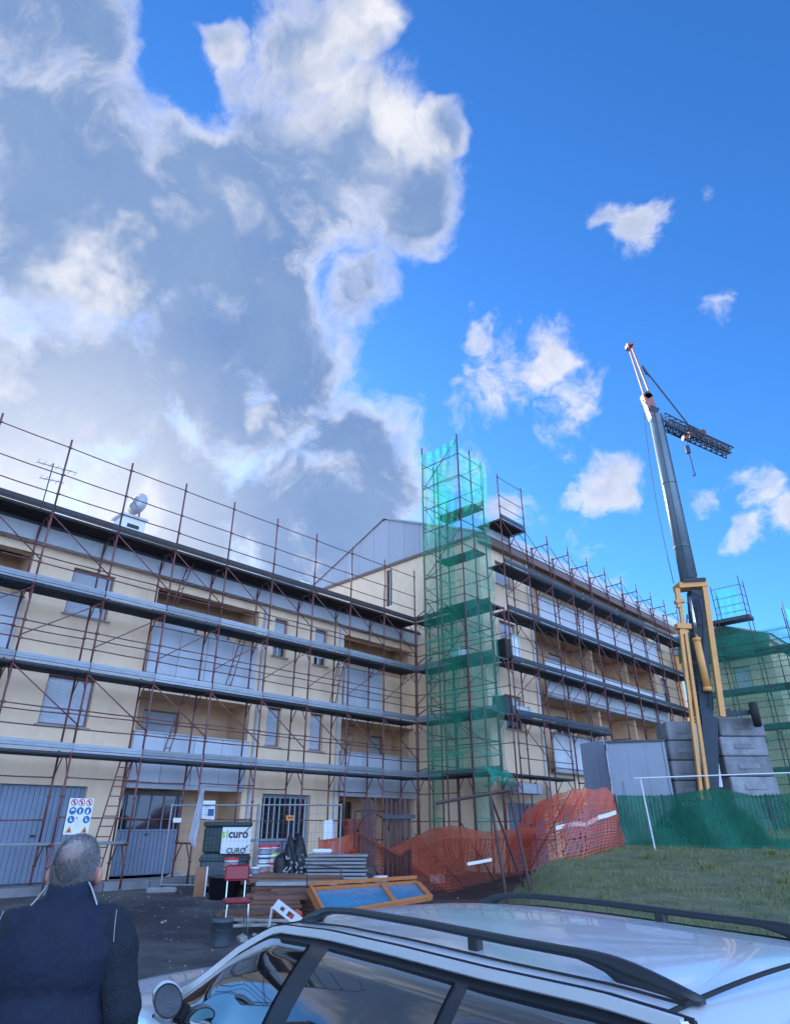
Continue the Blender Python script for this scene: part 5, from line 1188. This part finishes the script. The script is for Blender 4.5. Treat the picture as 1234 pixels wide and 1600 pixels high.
for k in range(6): x = -.34 + k * .115; MB().tube((x, .03 * (k % 2), 0), (x * .95, .03 * (k % 2), Ht2 - .04 * (k % 3)), .042, 8).build('tube', 'rust2', ST2, smooth=True)
MB().box(-.42, -.06, Ht2 * .78, .38, -.045, Ht2 * .82).build('strap', 'galvd', ST2)
p = onY(594, 1378, 16.6); e = bucket(GP(p.x, 16.6), .17, .5, 'wplastic', None, 'white canister between the frames and the orange net', 'ink', 'canisters in the yard')
# terracotta board leaning
a = pxg(548, 1390); e = empty('leaning_board', a, R(3), 'terracotta coloured board leaning beside the orange net piece', 'board'); MB().box(-.1, 0, 0, .16, .02, .98).build('plank', 'cardb', e, rot=(R(-8), R(-5), 0))
# brick pile behind ground floor
q = W(16.9, 17.95, 0); e = empty('brick_stack', (q.x, q.y, .5), GR, 'stack of red brown hollow bricks under the second balcony', 'brick stack')
me = MB().bbox(0, 0, 0, .24, .2, .11, .008).mesh('brick'); me.materials.append(mat('terracotta', (.27, .07, .05), .8, var=.2))
for r in range(13):
    for c in range(5): place(me, 'brick', e, (-.65 + c * .25 + (r % 2) * .06 + jit(.01), jit(.02), r * .112))
# orange window frame lying on rubble
def wpt(x, y, Y): return onY(x, y, Y)
TL, TR, BR, BL = wpt(484, 1391, 13.9), wpt(652, 1380, 14.6), wpt(672, 1402, 13.6), wpt(505, 1432, 12.9)
def quadframe(a, b, c, d, name, label):
    o = d.copy(); e = empty(name, o, 0, label, 'window frame'); a, b, c, d = [p - o for p in (a, b, c, d)]
    n = (b - a).cross(d - a).normalized(); 
    if n.z < 0: n = -n
    ux = (b - a).normalized(); uy = (d - a).normalized(); hw_ = .05
    for p, q in ((a, b), (b, c), (c, d), (d, a)): MB().bar(p, q, .10, .07, n).build('rail', 'woodl', e)
    m1, m2 = a.lerp(b, .66), d.lerp(c, .66); MB().bar(m1, m2, .09, .075, n).build('mullion', 'woodl', e)
    for s0, s1 in ((.03, .64), (.68, .97)):
        q4 = [a.lerp(b, s0).lerp(d.lerp(c, s0), .07), a.lerp(b, s1).lerp(d.lerp(c, s1), .07), a.lerp(b, s1).lerp(d.lerp(c, s1), .93), a.lerp(b, s0).lerp(d.lerp(c, s0), .93)]
        MB().add([v + n * .005 for v in q4] + [v - n * .01 for v in q4], [(3, 2, 1, 0), (4, 5, 6, 7), (0, 1, 5, 4), (2, 3, 7, 6)]).build('pane', 'bluepane', e)
    off = n * .09 - uy * .06
    MB().bar(a + off, b + off, .05, .05, n).bar(a + off, d + off, .05, .05, n).build('casing', 'woodl', e)
    return e
quadframe(TL, TR, BR, BL, 'wooden_window_frame', 'orange varnished window frame with blue panes resting on the timber')
# pieces of rubble, metal bracket, red net bag
p = pxg(463, 1438); q = onY(462, 1425, p.y - .1)
e = empty('net_bag', Vector((q.x, q.y, q.z - .1)), 0, 'small crumpled orange red net bag beside the metal bracket', 'bag'); bm = bmesh.new(); bmesh.ops.create_icosphere(bm, subdivisions=3, radius=.14)
for v in bm.verts: v.co *= 1 + .18 * math.sin(v.co.x * 50) * math.cos(v.co.z * 40)
me = bpy.data.meshes.new('sack'); bm.to_mesh(me); bm.free(); me.materials.append(M['orange_net']); place(me, 'sack', e)
q = onY(425, 1418, 12.3); e = empty('metal_bracket', Vector((q.x, 12.3, ground_h(q.x, 12.3))), R(-20), 'pale slotted metal bracket lying on the rubble', 'bracket')
zz = q.z - ground_h(q.x, 12.3); mb = MB(); sheet_wall(mb, 0, .62, 0, .16, [(.12, .2, .05, .11), (.27, .4, .04, .12)], .02); mb.build('plate', 'cornice', e, (0, 0, zz), (R(-35), R(28), 0)); MB().bar((0, 0, zz), (-.1, .1, 0), .03, .03).build('prop', 'white', e)
for k in range(22):
    p = pxg(random.uniform(375, 500), random.uniform(1432, 1475)); s = random.uniform(.04, .15)
    bm = bmesh.new(); bmesh.ops.create_cube(bm, size=1)
    for v in bm.verts: v.co = Vector((v.co.x * s * random.uniform(.7, 1.6), v.co.y * s * random.uniform(.7, 1.3), v.co.z * s * random.uniform(.4, .8)))
    bmesh.ops.bevel(bm, geom=bm.edges[:], offset=s * .08, segments=1, affect='EDGES')
    me = bpy.data.meshes.new('rubble_piece'); bm.to_mesh(me); bm.free(); me.materials.append(M['mortar'])
    o = place(me, 'rubble_piece', None, p + Vector((0, 0, s * .2)), (jit(.3), jit(.3), random.uniform(0, 6))); tag(o, 'broken pale rubble lying between the red chair and the car', 'rubble', 'pieces of rubble by the car')
for k, (x, y, Y, ll) in enumerate(((395, 1458, 0, 'short pale plank lying at the edge of the rubble'), (420, 1450, 0, 'long weathered plank lying across the rubble'))):
    p = pxg(x, y); o = MB().bbox(-.45 - .2 * k, -.06, 0, .45 + .2 * k, .06, .04, .006).build('loose_plank', 'mortar', None, p + Vector((0, 0, .09)), (0, R(4), R(50 - 25 * k))); tag(o, ll, 'plank')

mb = MB()
for k in range(700):
    x = random.uniform(-11, 1.5); y = random.uniform(8, 20); D = NV.x * x + NV.y * y
    if D > 16.8 or edge_dist(x, y) > -.2: continue
    z = ground_h(x, y); s_ = random.uniform(.006, .02) * (2.2 if random.random() < .06 else 1); a = random.uniform(0, 6.28)
    c, q = math.cos(a) * s_, math.sin(a) * s_
    mb.add([(x - c, y - q, z), (x + q, y - c, z), (x + c, y + q, z), (x - q, y + c, z), (x, y, z + s_ * .8)], [(0, 1, 4), (1, 2, 4), (2, 3, 4), (3, 0, 4)])
tag(mb.build('gravel', 'mortar'), 'scattered gravel and plaster crumbs on the yard asphalt', 'gravel', kind='stuff')
# debris behind the orange net
for k, (x, y, wd_, hh_, m_, lb) in enumerate(((700, 1372, .9, .5, 'cardb', 'brown cardboard box behind the sagging orange net'), (745, 1360, .6, .35, 'mortar', 'grey broken slab pile behind the sagging orange net'), (870, 1330, .5, .5, 'wplastic', 'white sack behind the bulging orange net'), (840, 1345, 1.0, .4, 'cardb', 'earth coloured box behind the bulging orange net'), (680, 1385, .5, .2, 'wplastic', 'white sheet bundle at the foot of the sagging net'))):
    p = pxg(x, y); p = GP(p.x + .1, p.y + .9); e = empty('debris_box', p, R(10 + 20 * k), lb, 'debris'); MB().bbox(-wd_ / 2, -.2, 0, wd_ / 2, .2, hh_, .03).build('body', m_, e); MB().box(-wd_ / 2 + .03, -.206, hh_ * .4, wd_ / 2 - .03, -.2, hh_ * .5).build('tape', 'wood', e)

# ------------------------------------------------------------------ car
fwd = Vector((-.6, .8, 0)); CAR_L = 2.02; CAR_A = 2.8
cl = Vector((.8, .6, 0)) * CAR_L + fwd * CAR_A
CAR = empty('parked_car', (cl.x, cl.y, 0), math.atan2(.8, -.6), 'silver estate car with black roof rails parked in the foreground', 'car')
# stations: x, zt, zr, yr, zb, yb, ym, zlow
ST_ = [(2.20, .66, .64, .50, .56, .62, .68, .25), (2.10, .84, .81, .56, .66, .72, .78, .20), (1.75, .965, .93, .60, .80, .78, .85, .20), (1.35, 1.03, .99, .64, .95, .81, .875, .20), (.78, 1.085, 1.055, .66, 1.02, .82, .885, .20),
       (.56, 1.16, 1.12, .63, 1.03, .815, .885, .20), (.33, 1.285, 1.24, .60, 1.04, .835, .895, .20), (.08, 1.395, 1.345, .583, 1.045, .835, .895, .20), (-.15, 1.435, 1.385, .582, 1.05, .82, .885, .20), (-.5, 1.458, 1.402, .585, 1.05, .84, .895, .2), (-.9, 1.46, 1.402, .582, 1.05, .84, .895, .2),
       (-1.3, 1.452, 1.396, .575, 1.05, .815, .88, .2), (-1.65, 1.447, 1.395, .56, 1.05, .80, .87, .2), (-1.86, 1.435, 1.380, .545, 1.04, .785, .86, .22), (-2.0, 1.30, 1.25, .54, 1.0, .77, .84, .22), (-2.17, 1.08, 1.05, .60, .98, .72, .80, .25), (-2.22, .85, .84, .60, .80, .70, .77, .3)]
def section(st):
    x, zt, zr, yr, zb, yb, ym, zl = st
    crown = [(0, zt), (yr * .45, zt - (zt - zr) * .13), (yr * .78, zt - (zt - zr) * .45), (yr * .93, zt - (zt - zr) * .75), (yr, zr)]
    side = [(yr + (yb - yr) * t + .030 * math.sin(math.pi * t), zr + (zb - zr) * t) for t in (.12, .35, .65, .9)] + [(yb, zb)]
    low = [(yb + (ym - yb) * .5, zb - .05), (ym, zb - .16), (ym + .005, (zb + zl) / 2), (ym - .01, zl + .12), (ym - .05, zl)]
    h = crown + side + low
    return [(x, y, z) for y, z in reversed(h)] + [(x, -y, z) for y, z in h[1:]]
secs = [section(s) for s in ST_]; n = len(secs[0])
mb = MB(); 
for s in secs: mb.v += s
for k in range(len(secs) - 1):
    for i in range(n - 1): a = k * n + i; mb.f.append((a, a + n, a + n + 1, a + 1))
mb.f.append(tuple(range(n))); mb.f.append(tuple(reversed([(len(secs) - 1) * n + i for i in range(n)])))
body = mb.build('body', 'paint', CAR, smooth=True); sm = body.modifiers.new('s', 'SUBSURF'); sm.levels = 2; sm.render_levels = 2
def stat(x):
    for a, b in zip(ST_, ST_[1:]):
        if b[0] <= x <= a[0]:
            t = (a[0] - x) / (a[0] - b[0]); return [p + (q - p) * t for p, q in zip(a, b)]
    return list(ST_[0] if x > ST_[0][0] else ST_[-1])
def sidept(x, t, offy, s=1):           # t=0 roof edge, 1 belt
    _, zt, zr, yr, zb, yb, ym, zl = stat(x); return Vector((x, s * (yr + (yb - yr) * t + .030 * math.sin(math.pi * t) + offy), zr + (zb - zr) * t + offy * .45))
def strip_side(s, top, bot, xs, off, name, m, th=.008):
    mb = MB(); nx = len(xs); nz = 6
    for side_ in (0, 1):
        for j in range(nz + 1):
            for i, x in enumerate(xs):
                t = top(x) + (bot(x) - top(x)) * j / nz; mb.v.append(tuple(sidept(x, t, off - side_ * th, s)))
    N_ = nx * (nz + 1)
    for j in range(nz):
        for i in range(nx - 1): a = j * nx + i; mb.f.append((a, a + 1, a + nx + 1, a + nx)); mb.f.append((N_ + a + nx, N_ + a + nx + 1, N_ + a + 1, N_ + a))
    for j in (0, nz):
        for i in range(nx - 1): a = j * nx + i; mb.f.append((a, N_ + a, N_ + a + 1, a + 1))
    if s < 0: pass
    return mb.build(name, m, CAR, smooth=True)
def lin(a, b, n): return [a + (b - a) * i / n for i in range(n + 1)]
# window line: from the mirror triangle back to the tail
XF, XR = .36, -2.0
def toplim(x):                          # how far below the roof edge the glass starts
    if x > -.15: return .10 + .75 * ((x + .15) / (XF + .15)) ** 1.7
    if x < -1.84: return .10 + .55 * ((-1.84 - x) / .16) ** 2
    return .10
for s in (1, -1):
    strip_side(s, lambda x: max(.03, toplim(x) - .05), lambda x: 1.0, lin(XF + .06, XR - .05, 34), .006, 'window_surround', 'blackpl')
    for (a, b) in ((XF, -.43), (-.57, -1.20), (-1.26, XR)): strip_side(s, toplim, lambda x: .97, lin(a, b, 16), .011, 'side_window', 'carglass')
    # bright trim along the top
    mb = MB(); pts = [sidept(x, max(.0, toplim(x) - .085), .014, s) for x in lin(XF + .08, XR - .03, 40)]
    for a, b in zip(pts, pts[1:]): mb.bar(a, b, .018, .022)
    mb.build('window_trim', 'trim', CAR)
    mb = MB(); pts = [sidept(x, max(-.02, toplim(x) - .125), .006, s) for x in lin(XF + .12, XR - .05, 40)]
    for a, b in zip(pts, pts[1:]): mb.bar(a, b, .008, .010)
    mb.build('door_seal', 'rubber', CAR)
    mb = MB(); pts = [sidept(x, 1.0, .012, s) for x in lin(XF + .05, XR, 30)]
    for a, b in zip(pts, pts[1:]): mb.bar(a, b, .016, .018)
    mb.build('belt_trim', 'trim', CAR)
    # roof rail
    def rail_pt(x):
        _, zt, zr, yr, *_r = stat(x); return yr * .83, zt - (zt - zr) * .52
    x0, x1 = -.13, -1.83; N_ = 44; mb = MB(); hs_ = []
    for i in range(N_ + 1):
        t = i / N_; x = x0 + (x1 - x0) * t; y, z = rail_pt(x)
        edge = min(t / .13, (1 - t) / .17, 1.0); e2 = math.sin(edge * math.pi / 2)
        topz = z + .006 + .041 * e2; endw = min(t, 1 - t)
        botz = z - .01 if (t < .075 or t > .875) else z + max(-.005, (.026) * min(1, (t - .075) / .06, (.875 - t) / .06) ** .6)
        wd_ = .015
        hs_.append([(x, s * (y - wd_), botz), (x, s * (y + wd_), botz), (x, s * (y + wd_ * .9), topz - .006), (x, s * (y + wd_ * .4), topz), (x, s * (y - wd_ * .4), topz), (x, s * (y - wd_ * .9), topz - .006)])
    for h in hs_: mb.v += h
    for k in range(N_):
        for i in range(6): a = k * 6; mb.f.append((a + i, a + (i + 1) % 6, a + 6 + (i + 1) % 6, a + 6 + i))
    mb.f.append((5, 4, 3, 2, 1, 0)); mb.f.append(tuple(N_ * 6 + i for i in range(6)))
    rl = mb.build('roof_rail', 'blackpl', CAR, smooth=True)
    y, z = rail_pt(-1.14); MB().bbox(-1.165, s * y - .015, z - .02, -1.12, s * y + .015, z + .035, .006).build('rail_foot', 'blackpl', rl)
    # ditch line on the roof
    mb = MB(); pts = []
    for x in lin(.1, -1.82, 30): y, z = rail_pt(x); pts.append(Vector((x, s * (y + .045), z - .006)))
    for a, b in zip(pts, pts[1:]): mb.bar(a, b, .003, .006)
    mb.build('roof_seam', 'rubber', CAR)
    # mirror
    mr = MB(); bm = bmesh.new(); bmesh.ops.create_uvsphere(bm, u_segments=24, v_segments=14, radius=1)
    for v in bm.verts:
        c = v.co; xx = c.x * .085 if c.x > 0 else max(-.42, c.x) * .085; v.co = Vector((xx, c.y * .118, c.z * (.082 + .008 * c.y)))
    me = bpy.data.meshes.new('mirror'); bm.to_mesh(me); bm.free(); me.materials.append(M['paint'])
    for p_ in me.polygons: p_.use_smooth = True
    mo = place(me, 'wing_mirror', CAR, (.20, s * .885, 1.14), (0, R(-4), R(-16 * s))); mo.scale = (.72, .46, .82); mo.rotation_euler = (R(-34 * s), R(-4), R(-14 * s))
    mb = MB(); mb.add([(-.0375, .100 * math.cos(t), .068 * math.sin(t)) for t in [2 * math.pi * k / 28 for k in range(28)]], [tuple(range(28))]); mb.build('mirror_glass', mat('mirror glass', (.55, .6, .65), .03, 1.0, var=.01), mo)
    mb = MB(); mb.add([(-.0362, .110 * math.cos(t), .076 * math.sin(t)) for t in [2 * math.pi * k / 28 for k in range(28)]], [tuple(range(28))]); mb.build('mirror_rim', 'blackpl', mo)
    MB().bar((.24, s * .77, 1.07), (.22, s * .84, 1.10), .08, .05).build('mirror_arm', 'blackpl', mo, (0, 0, 0)).matrix_parent_inverse = mo.matrix_basis.inverted()
    # wheels
    for x in (1.32, -1.38):
        wb = MB().lathe([(.33, -.005), (.36, -.004), (.36, .004), (.33, .005)], 28).build('wheel_arch', 'rubber', CAR, (x, s * .885, .33), (R(90), 0, 0))
        tw_ = MB().lathe([(.2, -.1), (.29, -.11), (.315, -.08), (.315, .08), (.29, .11), (.2, .1)], 28).build('wheel', 'rubber', CAR, (x, s * .80, .315), (R(90), 0, 0), True)
        MB().lathe([(.02, -.10), (.19, -.095), (.205, 0), (.19, .095), (.02, .10)], 24).build('rim', 'galv', tw_)
    MB().bbox(2.0, s * .62 - .12, .60, 2.2, s * .62 + .12, .74, .03).build('headlight', 'lamp', CAR); MB().bbox(-2.2, s * .68 - .08, .72, -2.05, s * .68 + .09, 1.0, .03).build('tail_light', 'redlamp', CAR)
    for x in (.0, -.95): MB().bbox(x - .09, s * .905 - .012, .80, x + .09, s * .905 + .012, .825, .006).build('door_handle', 'paint', CAR)
# windscreen and rear screen
for xs, nm in ((lin(.70, .12, 8), 'windscreen'), (lin(-1.93, -2.12, 4), 'rear_screen')):
    mb = MB(); ny = 10
    for x in xs:
        _, zt, zr, yr, *_r = stat(x)
        for j in range(ny + 1): v = -1 + 2 * j / ny; y = yr * .9 * v; mb.v.append((x + (.01 if nm == 'windscreen' else -.01), y, zt - (zt - zr) * (abs(v) * .9) ** 2 + .012))
    for k in range(len(xs) - 1):
        for j in range(ny): a = k * (ny + 1) + j; mb.f.append((a, a + 1, a + ny + 2, a + ny + 1))
    mb.build(nm, 'carglass', CAR, smooth=True)
def crossline(xc, bulge, y1, name, off=.004, m='rubber', wd_=.008):
    mb = MB(); pts = []
    for j in range(21):
        v = -1 + 2 * j / 20; x = xc + bulge * v * v; _, zt, zr, yr, *_r = stat(x); y = yr * y1 * v; pts.append(Vector((x, y, zt - (zt - zr) * (abs(v) * y1) ** 2.2 + off)))
    for a, b in zip(pts, pts[1:]): mb.bar(a, b, wd_, .008)
    mb.build(name, m, CAR)
crossline(-1.86, .06, .97, 'tailgate_seam'); 
mb = MB(); pts = [Vector((x, s_ * .73, z)) for s_ in (1,) for x, z in ((1.02, .962), (1.3, .915), (1.7, .85), (2.02, .78))]
for s_ in (1, -1):
    mb = MB(); pts = [Vector((x, s_ * (stat(x)[5] - .015), stat(x)[4] + .006)) for x in lin(.75, 2.05, 10)]
    for a, b in zip(pts, pts[1:]): mb.bar(a, b, .007, .01)
    mb.build('bonnet_seam', 'rubber', CAR)
MB().bbox(2.12, -.45, .42, 2.23, .45, .56, .03).build('grille', 'blackpl', CAR); MB().bbox(2.1, -.72, .24, 2.26, .72, .42, .05).build('front_bumper', 'paint', CAR); MB().bbox(-2.30, -.74, .3, -2.12, .74, .52, .05).build('rear_bumper', 'paint', CAR)
MB().box(2.232, -.26, .44, 2.238, .26, .55).build('number_plate', 'paper', CAR)

# ------------------------------------------------------------------ man, seen from behind
def remeshed(name, parts, vox, m, parent, smooth=6, wrinkle=0):
    bm = bmesh.new()
    def ell(c, r, rot=(0, 0, 0)):
        mt = Matrix.Translation(c) @ Euler(rot).to_matrix().to_4x4() @ Matrix.Diagonal((*r, 1)); bmesh.ops.create_icosphere(bm, subdivisions=3, radius=1, matrix=mt)
    def cap(p, q, r0, r1):
        p = Vector(p); q = Vector(q); k = max(2, int((q - p).length / (min(r0, r1) * .35)))
        for i in range(k + 1): t = i / k; rr = r0 + (r1 - r0) * t; bmesh.ops.create_icosphere(bm, subdivisions=2, radius=rr, matrix=Matrix.Translation(p.lerp(q, t)))
    for q in parts:
        if q[0] == 'e': ell(*q[1:])
        else: cap(*q[1:])
    me = bpy.data.meshes.new(name); bm.to_mesh(me); bm.free(); o = bpy.data.objects.new(name, me); col.objects.link(o)
    md = o.modifiers.new('r', 'REMESH'); md.mode = 'VOXEL'; md.voxel_size = vox; md.use_smooth_shade = True
    s_ = o.modifiers.new('s', 'SMOOTH'); s_.factor = .5; s_.iterations = smooth
    if wrinkle:
        tx = bpy.data.textures.new('folds', 'CLOUDS'); tx.noise_scale = .09; tx.noise_depth = 3; dm = o.modifiers.new('d', 'DISPLACE'); dm.texture = tx; dm.strength = wrinkle; dm.mid_level = .5; dm.texture_coords = 'LOCAL'
    bpy.context.view_layer.update(); me2 = bpy.data.meshes.new_from_object(o.evaluated_get(bpy.context.evaluated_depsgraph_get())); bpy.data.objects.remove(o)
    me2.name = name; me2.materials.clear(); me2.materials.append(M[m] if isinstance(m, str) else m)
    for p_ in me2.polygons: p_.use_smooth = True
    return place(me2, name, parent)
MX, MY = -1.275, 2.9
MAN = empty('person', (MX, MY, ground_h(MX, MY)), R(6), 'grey haired man in a navy sleeveless jacket seen from behind', 'person')
HZ = 1.715
body_parts = [('e', (0, .0, HZ - .105), (.078, .098, .100)), ('e', (0, .035, HZ - .155), (.062, .078, .085)), ('e', (0, .065, HZ - .205), (.045, .045, .035)),
    ('e', (-.088, .012, HZ - .145), (.016, .030, .038), (R(12), 0, R(-35))), ('e', (.088, .012, HZ - .145), (.016, .030, .038), (R(12), 0, R(35))),
    ('e', (0, .105, HZ - .14), (.014, .022, .028)), ('e', (0, .098, HZ - .19), (.024, .012, .010)),
    ('c', (0, -.01, HZ - .17), (0, -.02, 1.42), .058, .064),
    ('e', (0, 0, 1.30), (.18, .11, .17)), ('e', (0, 0, 1.08), (.155, .11, .2)), ('e', (0, 0, .92), (.165, .12, .14)), ('c', (-.15, 0, 1.40), (.15, 0, 1.40), .046, .046)]
for s in (-1, 1):
    body_parts += [('c', (s * .19, 0, 1.38), (s * .262, -.012, 1.12), .038, .036), ('c', (s * .255, -.01, 1.12), (s * .25, .05, .87), .04, .028),
                   ('c', (s * .09, 0, .90), (s * .10, .01, .48), .085, .058), ('c', (s * .10, .01, .48), (s * .105, -.01, .09), .055, .038),
                   ('e', (s * .105, .05, .04), (.042, .12, .038)), ('e', (s * .25, .06, .80), (.016, .036, .048))]
    for k in range(4):
        y = .033 + k * .019; ln = (.062, .072, .068, .052)[k]; body_parts += [('c', (s * .25, y, .765), (s * .247, y + .004, .765 - ln * .5), .0088, .0085), ('c', (s * .247, y + .004, .765 - ln * .5), (s * .236, y + .008, .765 - ln), .0083, .0075)]
    body_parts += [('c', (s * .245, .085, .82), (s * .235, .108, .785), .0105, .0095), ('c', (s * .235, .108, .785), (s * .228, .115, .758), .0095, .008)]
remeshed('body', body_parts, .0085, 'skin', MAN, 3)
# face details
for s in (-1, 1):
    e_ = MB().lathe([(.001, -.011), (.008, -.008), (.011, 0), (.008, .008), (.001, .011)], 12).build('eye', 'wplastic', MAN, (s * .03, .088, HZ - .118), smooth=True)
MB().bbox(-.024, .100, HZ - .192, .024, .107, HZ - .187, .002).build('mouth', 'crane_r', MAN)
# hair: a cap just outside the skull, open at the face, thin at the crown
bm = bmesh.new(); bmesh.ops.create_uvsphere(bm, u_segments=64, v_segments=40, radius=1)
kill = []
for v in bm.verts:
    c = v.co.copy()
    if (c.y > .35 and c.z < .62) or c.z < -.92 or (abs(c.x) > .80 and c.y > -.12 and c.z < -.05) : kill.append(v)
    n_ = 1 + .02 * math.sin(c.x * 23) * math.cos(c.z * 19)
    v.co = Vector((c.x * .0835 * n_, c.y * .1035 * n_ - .001, c.z * .107 * n_ + HZ - .107))
bmesh.ops.delete(bm, geom=kill, context='VERTS'); bmesh.ops.solidify(bm, geom=bm.faces[:], thickness=.004)
me = bpy.data.meshes.new('hair'); bm.to_mesh(me); bm.free()
hm = mat('grey hair', (.085, .08, .085), .95, var=.3, vscale=45, bump=.5, bscale=180, c2=(.20, .19, .19))
# crown: scalp shows through the thin hair
t = hm.node_tree; nn = t.nodes; b_ = nn['Principled BSDF']; src = b_.inputs['Base Color'].links[0].from_socket
co = nn.new('ShaderNodeTexCoord'); ds = nn.new('ShaderNodeVectorMath'); ds.operation = 'DISTANCE'; t.links.new(co.outputs['Object'], ds.inputs[0]); ds.inputs[1].default_value = (.0, -.085, HZ - .045)
mr_ = nn.new('ShaderNodeMapRange'); mr_.inputs[1].default_value = .015; mr_.inputs[2].default_value = .075; mr_.inputs[3].default_value = .75; mr_.inputs[4].default_value = 0; t.links.new(ds.outputs['Value'], mr_.inputs[0])
mx = nn.new('ShaderNodeMix'); mx.data_type = 'RGBA'; t.links.new(mr_.outputs[0], mx.inputs[0]); t.links.new(src, mx.inputs[6]); mx.inputs[7].default_value = (.30, .17, .14, 1)
ds2 = nn.new('ShaderNodeSeparateXYZ'); t.links.new(co.outputs['Object'], ds2.inputs[0]); mr2 = nn.new('ShaderNodeMapRange'); mr2.inputs[1].default_value = HZ - .10; mr2.inputs[2].default_value = HZ + .0; t.links.new(ds2.outputs['Z'], mr2.inputs[0])
mx2 = nn.new('ShaderNodeMix'); mx2.data_type = 'RGBA'; t.links.new(mr2.outputs[0], mx2.inputs[0]); t.links.new(mx.outputs[2], mx2.inputs[6]); mx2.inputs[7].default_value = (.40, .36, .36, 1); t.links.new(mx2.outputs[2], b_.inputs['Base Color'])
me.materials.append(hm)
for p_ in me.polygons: p_.use_smooth = True
place(me, 'hair', MAN)
# short strands break the outline
mb = MB()
for k in range(16000):
    a = random.uniform(0, 6.283); cz = random.uniform(-.85, 1); rr = math.sqrt(1 - cz * cz); c = Vector((rr * math.cos(a), rr * math.sin(a), cz))
    if (c.y > .3 and c.z < .6) or (abs(c.x) > .8 and c.y > -.1 and c.z < 0): continue
    if (Vector((c.x * .083, c.y * .103, c.z * .107 + HZ - .107)) - Vector((0, -.085, HZ - .045))).length < .04 and random.random() < .8: continue
    p = Vector((c.x * .0835, c.y * .1035, c.z * .107 + HZ - .107)); d = (c + Vector((0, -.2, -.9 * (1 - abs(cz)) - .1))).normalized(); s_ = d.orthogonal().normalized() * .0007
    mb.add([p - s_, p + s_, p + d * random.uniform(.006, .013)], [(0, 1, 2)])
tag(mb.build('hair_strands', 'hair', MAN), kind='stuff')
# clothes
vest = [('e', (0, .0, 1.30), (.232, .15, .20)), ('e', (0, 0, 1.05), (.225, .155, .28)), ('c', (-.165, -.005, 1.405), (.165, -.005, 1.405), .073, .073), ('c', (-.19, -.005, 1.34), (.19, -.005, 1.34), .075, .075), ('e', (0, -.01, 1.455), (.13, .09, .05)),
        ('c', (-.12, 0, .86), (.12, 0, .86), .12, .12), ('c', (-.13, 0, 1.0), (.13, 0, 1.0), .13, .13), ('c', (-.06, -.03, 1.42), (.06, -.03, 1.42), .09, .09)]
remeshed('vest', vest, .012, 'navy', MAN, 8, .022)
mb = MB()
def collar_ring(z, rx, ry, cy): return [(rx * math.sin(t), cy - ry * math.cos(t), z + .014 * math.cos(t)) for t in [math.pi * (-.8 + 1.6 * k / 24) for k in range(25)]]
rings = [collar_ring(1.455, .098, .088, -.008), collar_ring(1.50, .088, .083, -.006), collar_ring(1.545, .082, .080, -.003), collar_ring(1.553, .076, .074, -.003), collar_ring(1.50, .078, .074, -.005), collar_ring(1.455, .08, .075, -.008)]
for r in rings: mb.v += r
for k in range(len(rings) - 1):
    for i in range(24): a = k * 25 + i; mb.f.append((a, a + 1, a + 26, a + 25))
mb.build('collar', 'navy', MAN, smooth=True)
for s in (-1, 1):
    sl = [('c', (s * .185, -.005, 1.40), (s * .272, -.015, 1.14), .074, .066), ('c', (s * .272, -.015, 1.14), (s * .262, .045, .875), .063, .044), ('e', (s * .235, -.01, 1.31), (.06, .072, .11)), ('e', (s * .277, -.02, 1.15), (.062, .066, .07))]
    remeshed('sleeve', sl, .012, 'sleeve', MAN, 6, .018)
    # piping round the armhole and along the collar
    pts = [(s * (.232 + .018 * math.sin(t * 1.2)), -.012 - .088 * math.cos(t * .9 - .2), 1.475 - .085 * t) for t in [k / 6 for k in range(0, 13)]]
    pts = [(s * (.205 + .028 * k / 12), -.075 - .022 * math.sin(k / 12 * 3.1), 1.462 - .20 * k / 12) for k in range(13)][:7]
    MB().path(pts, .0012, 5).build('piping', 'piping', MAN)
    MB().path([(s * .074, -.045, 1.553), (s * .088, -.035, 1.53), (s * .112, -.040, 1.49), (s * .122, -.048, 1.476)], .0032, 6).build('shirt_collar_edge', 'piping', MAN)
tr = []
for s in (-1, 1): tr += [('c', (s * .085, 0, .88), (s * .10, .01, .48), .105, .078), ('c', (s * .10, .01, .48), (s * .105, -.005, .10), .075, .062)]
remeshed('trousers', tr + [('e', (0, 0, .88), (.175, .125, .12))], .014, 'denim', MAN, 6)
for s in (-1, 1): remeshed('shoe', [('e', (s * .105, .055, .045), (.052, .14, .045)), ('e', (s * .105, -.03, .06), (.045, .06, .06))], .01, 'shoe', MAN, 4)
